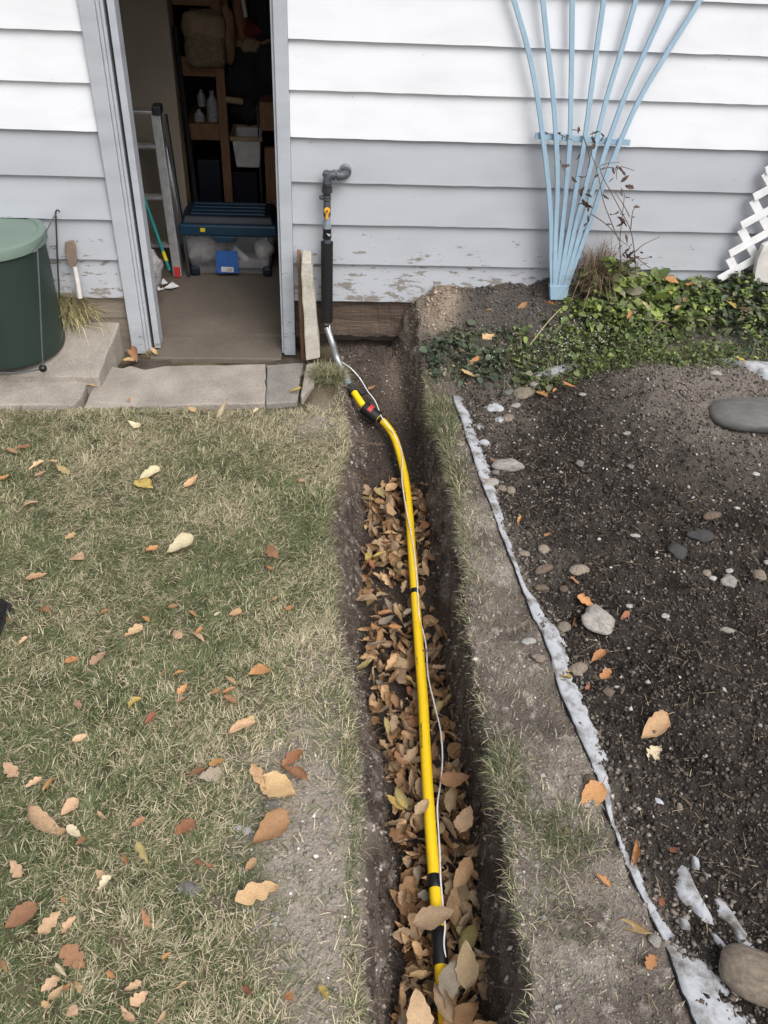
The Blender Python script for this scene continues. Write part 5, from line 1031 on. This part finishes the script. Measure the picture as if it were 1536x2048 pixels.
def lump(c, r, name, m, parent=None, seed=0, lab=None, cat_=None, rough=.25, sub=3, boxy=1.0):
    bm = bmesh.new(); bmesh.ops.create_icosphere(bm, subdivisions=sub, radius=1)
    for v in bm.verts:
        v.co = Vector([math.copysign(abs(t_)**boxy, t_) for t_ in v.co]); q_ = v.co; f_ = 1+rough*float(fbm(np.array(q_.x*1.8+seed*3.3), np.array(q_.y*1.8+q_.z*2.3), seed, 4)); v.co = Vector((q_.x*r[0], q_.y*r[1], q_.z*r[2]))*f_
    me = bpy.data.meshes.new(name); bm.to_mesh(me); bm.free(); me.polygons.foreach_set('use_smooth', [True]*len(me.polygons)); me.materials.append(MATS[m]); o = bpy.data.objects.new(name, me); put(o, parent, Vector(c))
    if lab: tag(o, lab, cat_)
    return o
bagp = I(412, 520, fy+.13); lump((bagp.x, fy+.15, .12), (.13, .075, .10), 'plastic_bag', 'bag_plastic', None, 3, 'crumpled whitish plastic bag inside the clear tote', 'bag', .5)
lump((I(530, 520, fy+.14).x, fy+.14, .13), (.06, .06, .07), 'paper_ball', 'old_white', None, 5, 'crumpled pale paper ball inside the clear tote', 'paper', .4)
a, b = I(466, 495, fy+.10), I(502, 528, fy+.12); o = MB().tube([a, b], .022, 10).build('cardboard_tube', 'old_white', None, loc=b, smooth=True); tag(o, 'pale tube slanting inside the clear tote', 'tube')
o = MB().box((I(500, 545, fy+.12).x, fy+.15, .045), (.24, .12, .06)).build('white_packet', 'bag_plastic', None, loc=(I(500, 545, fy+.12).x, fy+.15, .016), bevel=.015); tag(o, 'flat white packet at the bottom of the clear tote', 'packet')
# ladder leaning at the left
ft = at(357, 550, Z=0); lad = thing('ladder', 'folded aluminium ladder with a red foot standing left inside the doorway', 'ladder', ft)
LYp = ft.y; tpz = I(312, 222, LYp+.12)
def rail(a, b, w, dpt, name='rail', m='aluminium'): return MB().ribbon([a, b], (0, 1, 0), dpt, w).build(name, m, lad, bevel=.003)
ra, rb_ = ft, tpz; rail(ra, rb_, .052, .075)
off = Vector((-.40, .0, 0)); rail(ra+off, rb_+off, .030, .075)
for py in (297, 395, 486):
    t = (I(310, py, LYp+.06).z-ra.z)/(rb_.z-ra.z); a = ra.lerp(rb_, t); mb = MB().tube([a, a+off], .015, 8).box((a+a+off)/2+Vector((0, .0, .013)), (.40, .045, .006)); mb.build('rung', 'aluminium', lad, smooth=False)
MB().box(ft+Vector((0, 0, .033)), (.036, .08, .065)).build('foot', 'red', lad, bevel=.004); MB().box(ft+off+Vector((0, 0, .033)), (.036, .08, .065)).build('foot', 'red', lad, bevel=.004)
a, b = I(380, 556, LYp-.02), I(331, 228, LYp+.16); a.z = .01; rail(a, b, .012, .05, 'rear_rail', 'dark_metal'); c_ = I(371, 500, LYp+.05); rail(I(362, 430, LYp+.1), I(322, 250, LYp+.16), .02, .05, 'rear_rail')
MB().box(rb_+Vector((.01, -.01, .012)), (.05, .09, .05)).build('hinge', 'pipe_dark', lad, bevel=.008); MB().box(rb_+Vector((-.2, .0, .0)), (.40, .09, .018)).build('top_bar', 'aluminium', lad, bevel=.004)
# teal pole, dark pole
def pole(pts, r_, name, m, label, cat_):
    e = thing(name, label, cat_, pts[0]); MB().tube(pts, r_, 8).build('shaft', m, e, smooth=True); return e
a, b = I(339, 540, LYp-.08), I(270, 345, LYp+.02); a.z = max(a.z, .02); tpole = pole([a, b], .010, 'broom_handle', 'teal', 'teal pole with a yellow band leaning behind the ladder', 'pole'); MB().tube([a.lerp(b, .10), a.lerp(b, .20)], .0115, 8).build('yellow_band', 'yellow_sticker', tpole, smooth=True)
dz = 1.62; a, b = I(395, 425, dz), I(349, 52, dz-.0); pole([Vector((a.x, dz, .0)), a, b], .015, 'dark_pole', 'dark_cloth', 'long dark pole standing upright in front of the shelves', 'pole')
# scrap pile by the left jamb
lump(at(306, 598, Z=.03)+Vector((-.02, .0, .03)), (.05, .09, .06), 'rock', 'rock_grey', None, 9, 'grey rounded rock on the floor behind the left jamb', 'rock', .2)
lump(I(305, 545, .42), (.05, .06, .12), 'crumpled_bag', 'bag_plastic', None, 12, 'crumpled grey plastic bag heaped behind the left jamb', 'bag', .7)
random.seed(2)
for i, (px, py, w_) in enumerate([(343, 577, .09), (325, 570, .06), (318, 582, .05)]):
    P_ = at(px, py, Z=.004); o = MB().add([P_+Vector((-w_/2, 0, .0)), P_+Vector((0, -.03, .012)), P_+Vector((w_/2, .02, .004)), P_+Vector((0, .05, .02))], [(0, 1, 2), (0, 2, 3)]).build('paper_scrap', 'sticker', None, loc=P_); so2 = o.modifiers.new('s', 'SOLIDIFY'); so2.thickness = .001; tag(o, 'torn white paper scrap on the garage floor near the ladder', 'paper', 'paper scraps on the floor')
# shelving unit
SY = 1.75
sh = thing('shelf_unit', 'brown wooden shelving post and boards at the back of the room', 'shelf', (I(450, 400, SY).x, SY, 0))
def ibox(px0, py0, px1, py1, Y, dy, name, m, parent=None, lab=None, cat_=None, bev=.004, down=False):
    a, b = I(px0, py0, Y), I(px1, py1, Y); a2, b2 = I(px0, py1, Y), I(px1, py0, Y)
    x0, x1 = min(a.x, a2.x)*.5+max(a.x, a2.x)*.5, min(b.x, b2.x)*.5+max(b.x, b2.x)*.5; z0 = 0 if down else (b.z+a2.z)/2; z1 = (a.z+b2.z)/2
    o = MB().span((x0, Y, z0), (x1, Y+dy, z1)).build(name, m, parent, loc=None if parent is not None else ((x0+x1)/2, Y+dy/2, z0), bevel=bev)
    if lab: tag(o, lab, cat_)
    return o
pp = I(449, 260, SY).x
MB().span((pp-.028, SY-.04, -.004), (pp+.028, SY, 2.4)).build('post', 'shelf_wood', sh, bevel=.003)
MB().span((I(385, 420, SY).x-.06, SY-.04, -.004), (I(385, 420, SY).x+.0, SY, 2.4)).build('post', 'brown_wood', sh, bevel=.003)
xl_, xr2 = I(378, 270, SY).x, I(446, 270, SY).x
for py, hh_ in ((264, .10), (134, .11)):
    z = I(415, py, SY).z; MB().span((xl_-.02, SY+.001, z-hh_/2), (pp-.03, SY+.5, z+hh_/2)).build('shelf_board', 'shelf_wood', sh, bevel=.003)
z = I(470, 198, SY).z; o = MB().tube([(pp+.02, SY-.02, z), (I(486, 198, SY-.02).x, SY-.03, z-.008)], .02, 10).build('wooden_peg', 'cream_cloth', sh, smooth=True)
# things on and around the shelves
def bottle(px, py0, py1, w, Y, lab, m='old_white'):
    a = I(px, py1, Y); h = I(px, py0, Y).z-a.z; r_ = w/FPX*depth(a)/2
    o = MB().lathe([(r_*.9, 0), (r_, .01), (r_, h*.62), (r_*.8, h*.75), (r_*.4, h*.86), (r_*.38, h)], a, 16).build('bottle', m, None, loc=a, smooth=True); return tag(o, lab, 'bottle')
zs_ = I(415, 252, SY).z
bottle(428, 182, 250, 24, SY+.08, 'tall dusty white bottle on the lower shelf board', 'bag_plastic'); bottle(404, 180, 212, 16, SY+.14, 'slim whitish bottle behind the shelf front', 'bag_plastic'); bottle(400, 218, 248, 20, SY+.06, 'small cloudy jar beside the tall bottle', 'bag_plastic')
lump(I(410, 52, SY-.02), (.13, .12, .09), 'pillow', 'cream_cloth', None, 21, 'cream pillow on top of the shelf pile', 'pillow', .25, 3, .6); lump(I(412, 92, SY-.02), (.125, .12, .105), 'shaggy_rug', 'tan_cloth', None, 22, 'folded shaggy tan rug under the cream pillow', 'rug', .12, 5, .45)
ibox(340, -60, 452, 12, SY+.05, .4, 'cardboard_box', 'cardboard', None, 'plain cardboard box above the cream pillow', 'box')
lump(I(455, 65, SY+.02), (.05, .07, .16), 'cloth_bundle', 'cardboard', None, 23, 'brownish cloth bundle hanging beside the shelf post', 'cloth', .4)
tub = thing('white_tub', 'white plastic tub with a wide rim hanging beside the shelf post', 'tub', I(492, 335, SY-.12))
c0, c1 = I(473, 335, SY-.12), I(520, 335, SY-.12); t0_, t1_ = I(464, 276, SY-.12), I(521, 276, SY-.12)
MB().add([(c0.x, SY-.12, c0.z), (c1.x, SY-.12, c0.z), (c1.x, SY+.1, c0.z), (c0.x, SY+.1, c0.z), (t0_.x, SY-.14, t0_.z), (t1_.x, SY-.14, t0_.z), (t1_.x, SY+.14, t0_.z), (t0_.x, SY+.14, t0_.z)], [B6[0]]+B6[2:]).build('body', 'old_white', tub, bevel=.01)
for y0 in (SY-.15, SY+.14): MB().span((t0_.x-.012, y0, t0_.z-.012), (t1_.x+.012, y0+.016, t0_.z+.016)).build('rim', 'cream_cloth', tub, bevel=.004)
MB().span((t0_.x-.012, SY-.134, t0_.z-.012), (t0_.x+.004, SY+.14, t0_.z+.016)).build('rim', 'cream_cloth', tub, bevel=.004)
ibox(519, 205, 560, 262, SY-.1, .3, 'wooden_crate', 'shelf_wood', None, 'brown wooden crate on the right hand stack', 'crate'); ibox(531, 296, 565, 420, SY-.05, .05, 'plywood_sheet', 'shelf_wood', None, 'orange brown wooden panel standing right of the white tub', 'panel', down=True)
MB().span((I(519, 300, SY-.07).x-.006, SY-.08, 0), (I(519, 300, SY-.07).x+.004, SY-.07, I(519, 205, SY).z)).build('rear_post', 'dark_metal', sh)
ibox(398, 320, 442, 418, SY-.02+.1, .3, 'blue_bin', 'dark_blue', None, 'dark blue plastic bin under the shelf', 'bin', down=True); ibox(466, 345, 515, 418, SY+.1, .3, 'dark_box', 'dark_blue', None, 'dark blue box on the floor under the white tub', 'box', down=True)
random.seed(4)
for i, (px, py, r_, m, lab) in enumerate([(500, 92, (.09, .07, .06), 'cream_cloth', 'tan cap lying on the dark clothes pile'), (505, 55, (.09, .08, .05), 'red_cloth', 'dark red cloth heaped on top of the pile'), (490, 150, (.14, .12, .17), 'dark_cloth', 'black jacket hanging beside the post'), (535, 130, (.10, .12, .2), 'dark_cloth', 'black bag hanging behind the right jamb'), (500, 215, (.13, .12, .10), 'dark_cloth', 'dark bundle above the white tub'), (530, 85, (.08, .1, .05), 'cardboard', 'brown folded cloth on the pile by the right jamb'), (480, 20, (.05, .08, .18), 'shelf_wood', 'brown fabric roll standing at the pile top'), (525, 25, (.08, .1, .18), 'dark_cloth', 'black coat on the hooks above the red cloth')]):
    lump(I(px, py, SY+.15), r_, 'cloth_bundle', m, None, 40+i, lab, 'cloth', .45)
o = MB().tube([I(486, 0, SY-.05), I(492, 34, SY-.05)], .012, 8).build('pale_stick', 'old_white', None, loc=I(492, 34, SY-.05), smooth=True); tag(o, 'pale stick poking up above the red cloth', 'stick')

# ------------------------------------------------------------------ dark shoe at the lawn's edge
sp_ = at(-22, 1262, Z=0); mb = MB(); secs = []
for i in range(9):
    t = i/8; wd = .045*(1-.35*abs(t-.35)) if t < .85 else .045*(.78-1.6*(t-.85)); hh_ = .10-.055*t-.02*max(0, t-.8)*5
    secs.append([(sp_.x+wd*1.0*math.cos(a), sp_.y-.13+.27*t, -.005+max(0, hh_*.5*(1+math.sin(a)))) for a in [2*math.pi*k/12 for k in range(12)]])
mb.add([v for s in secs for v in s], [(i*12+k, i*12+(k+1) % 12, i*12+12+(k+1) % 12, i*12+12+k) for i in range(8) for k in range(12)]+[tuple(range(11, -1, -1)), tuple(96+k for k in range(12))])
shoe = thing('shoe', 'black shoe resting on the grass at the lawn side', 'shoe', (sp_.x, sp_.y, -.01)); mb.build('upper', 'shoe', shoe, smooth=True, sub=1)
MB().span((sp_.x-.04, sp_.y-.13, -.015), (sp_.x+.04, sp_.y+.135, .006)).build('sole', 'fabric_black', shoe, bevel=.01)
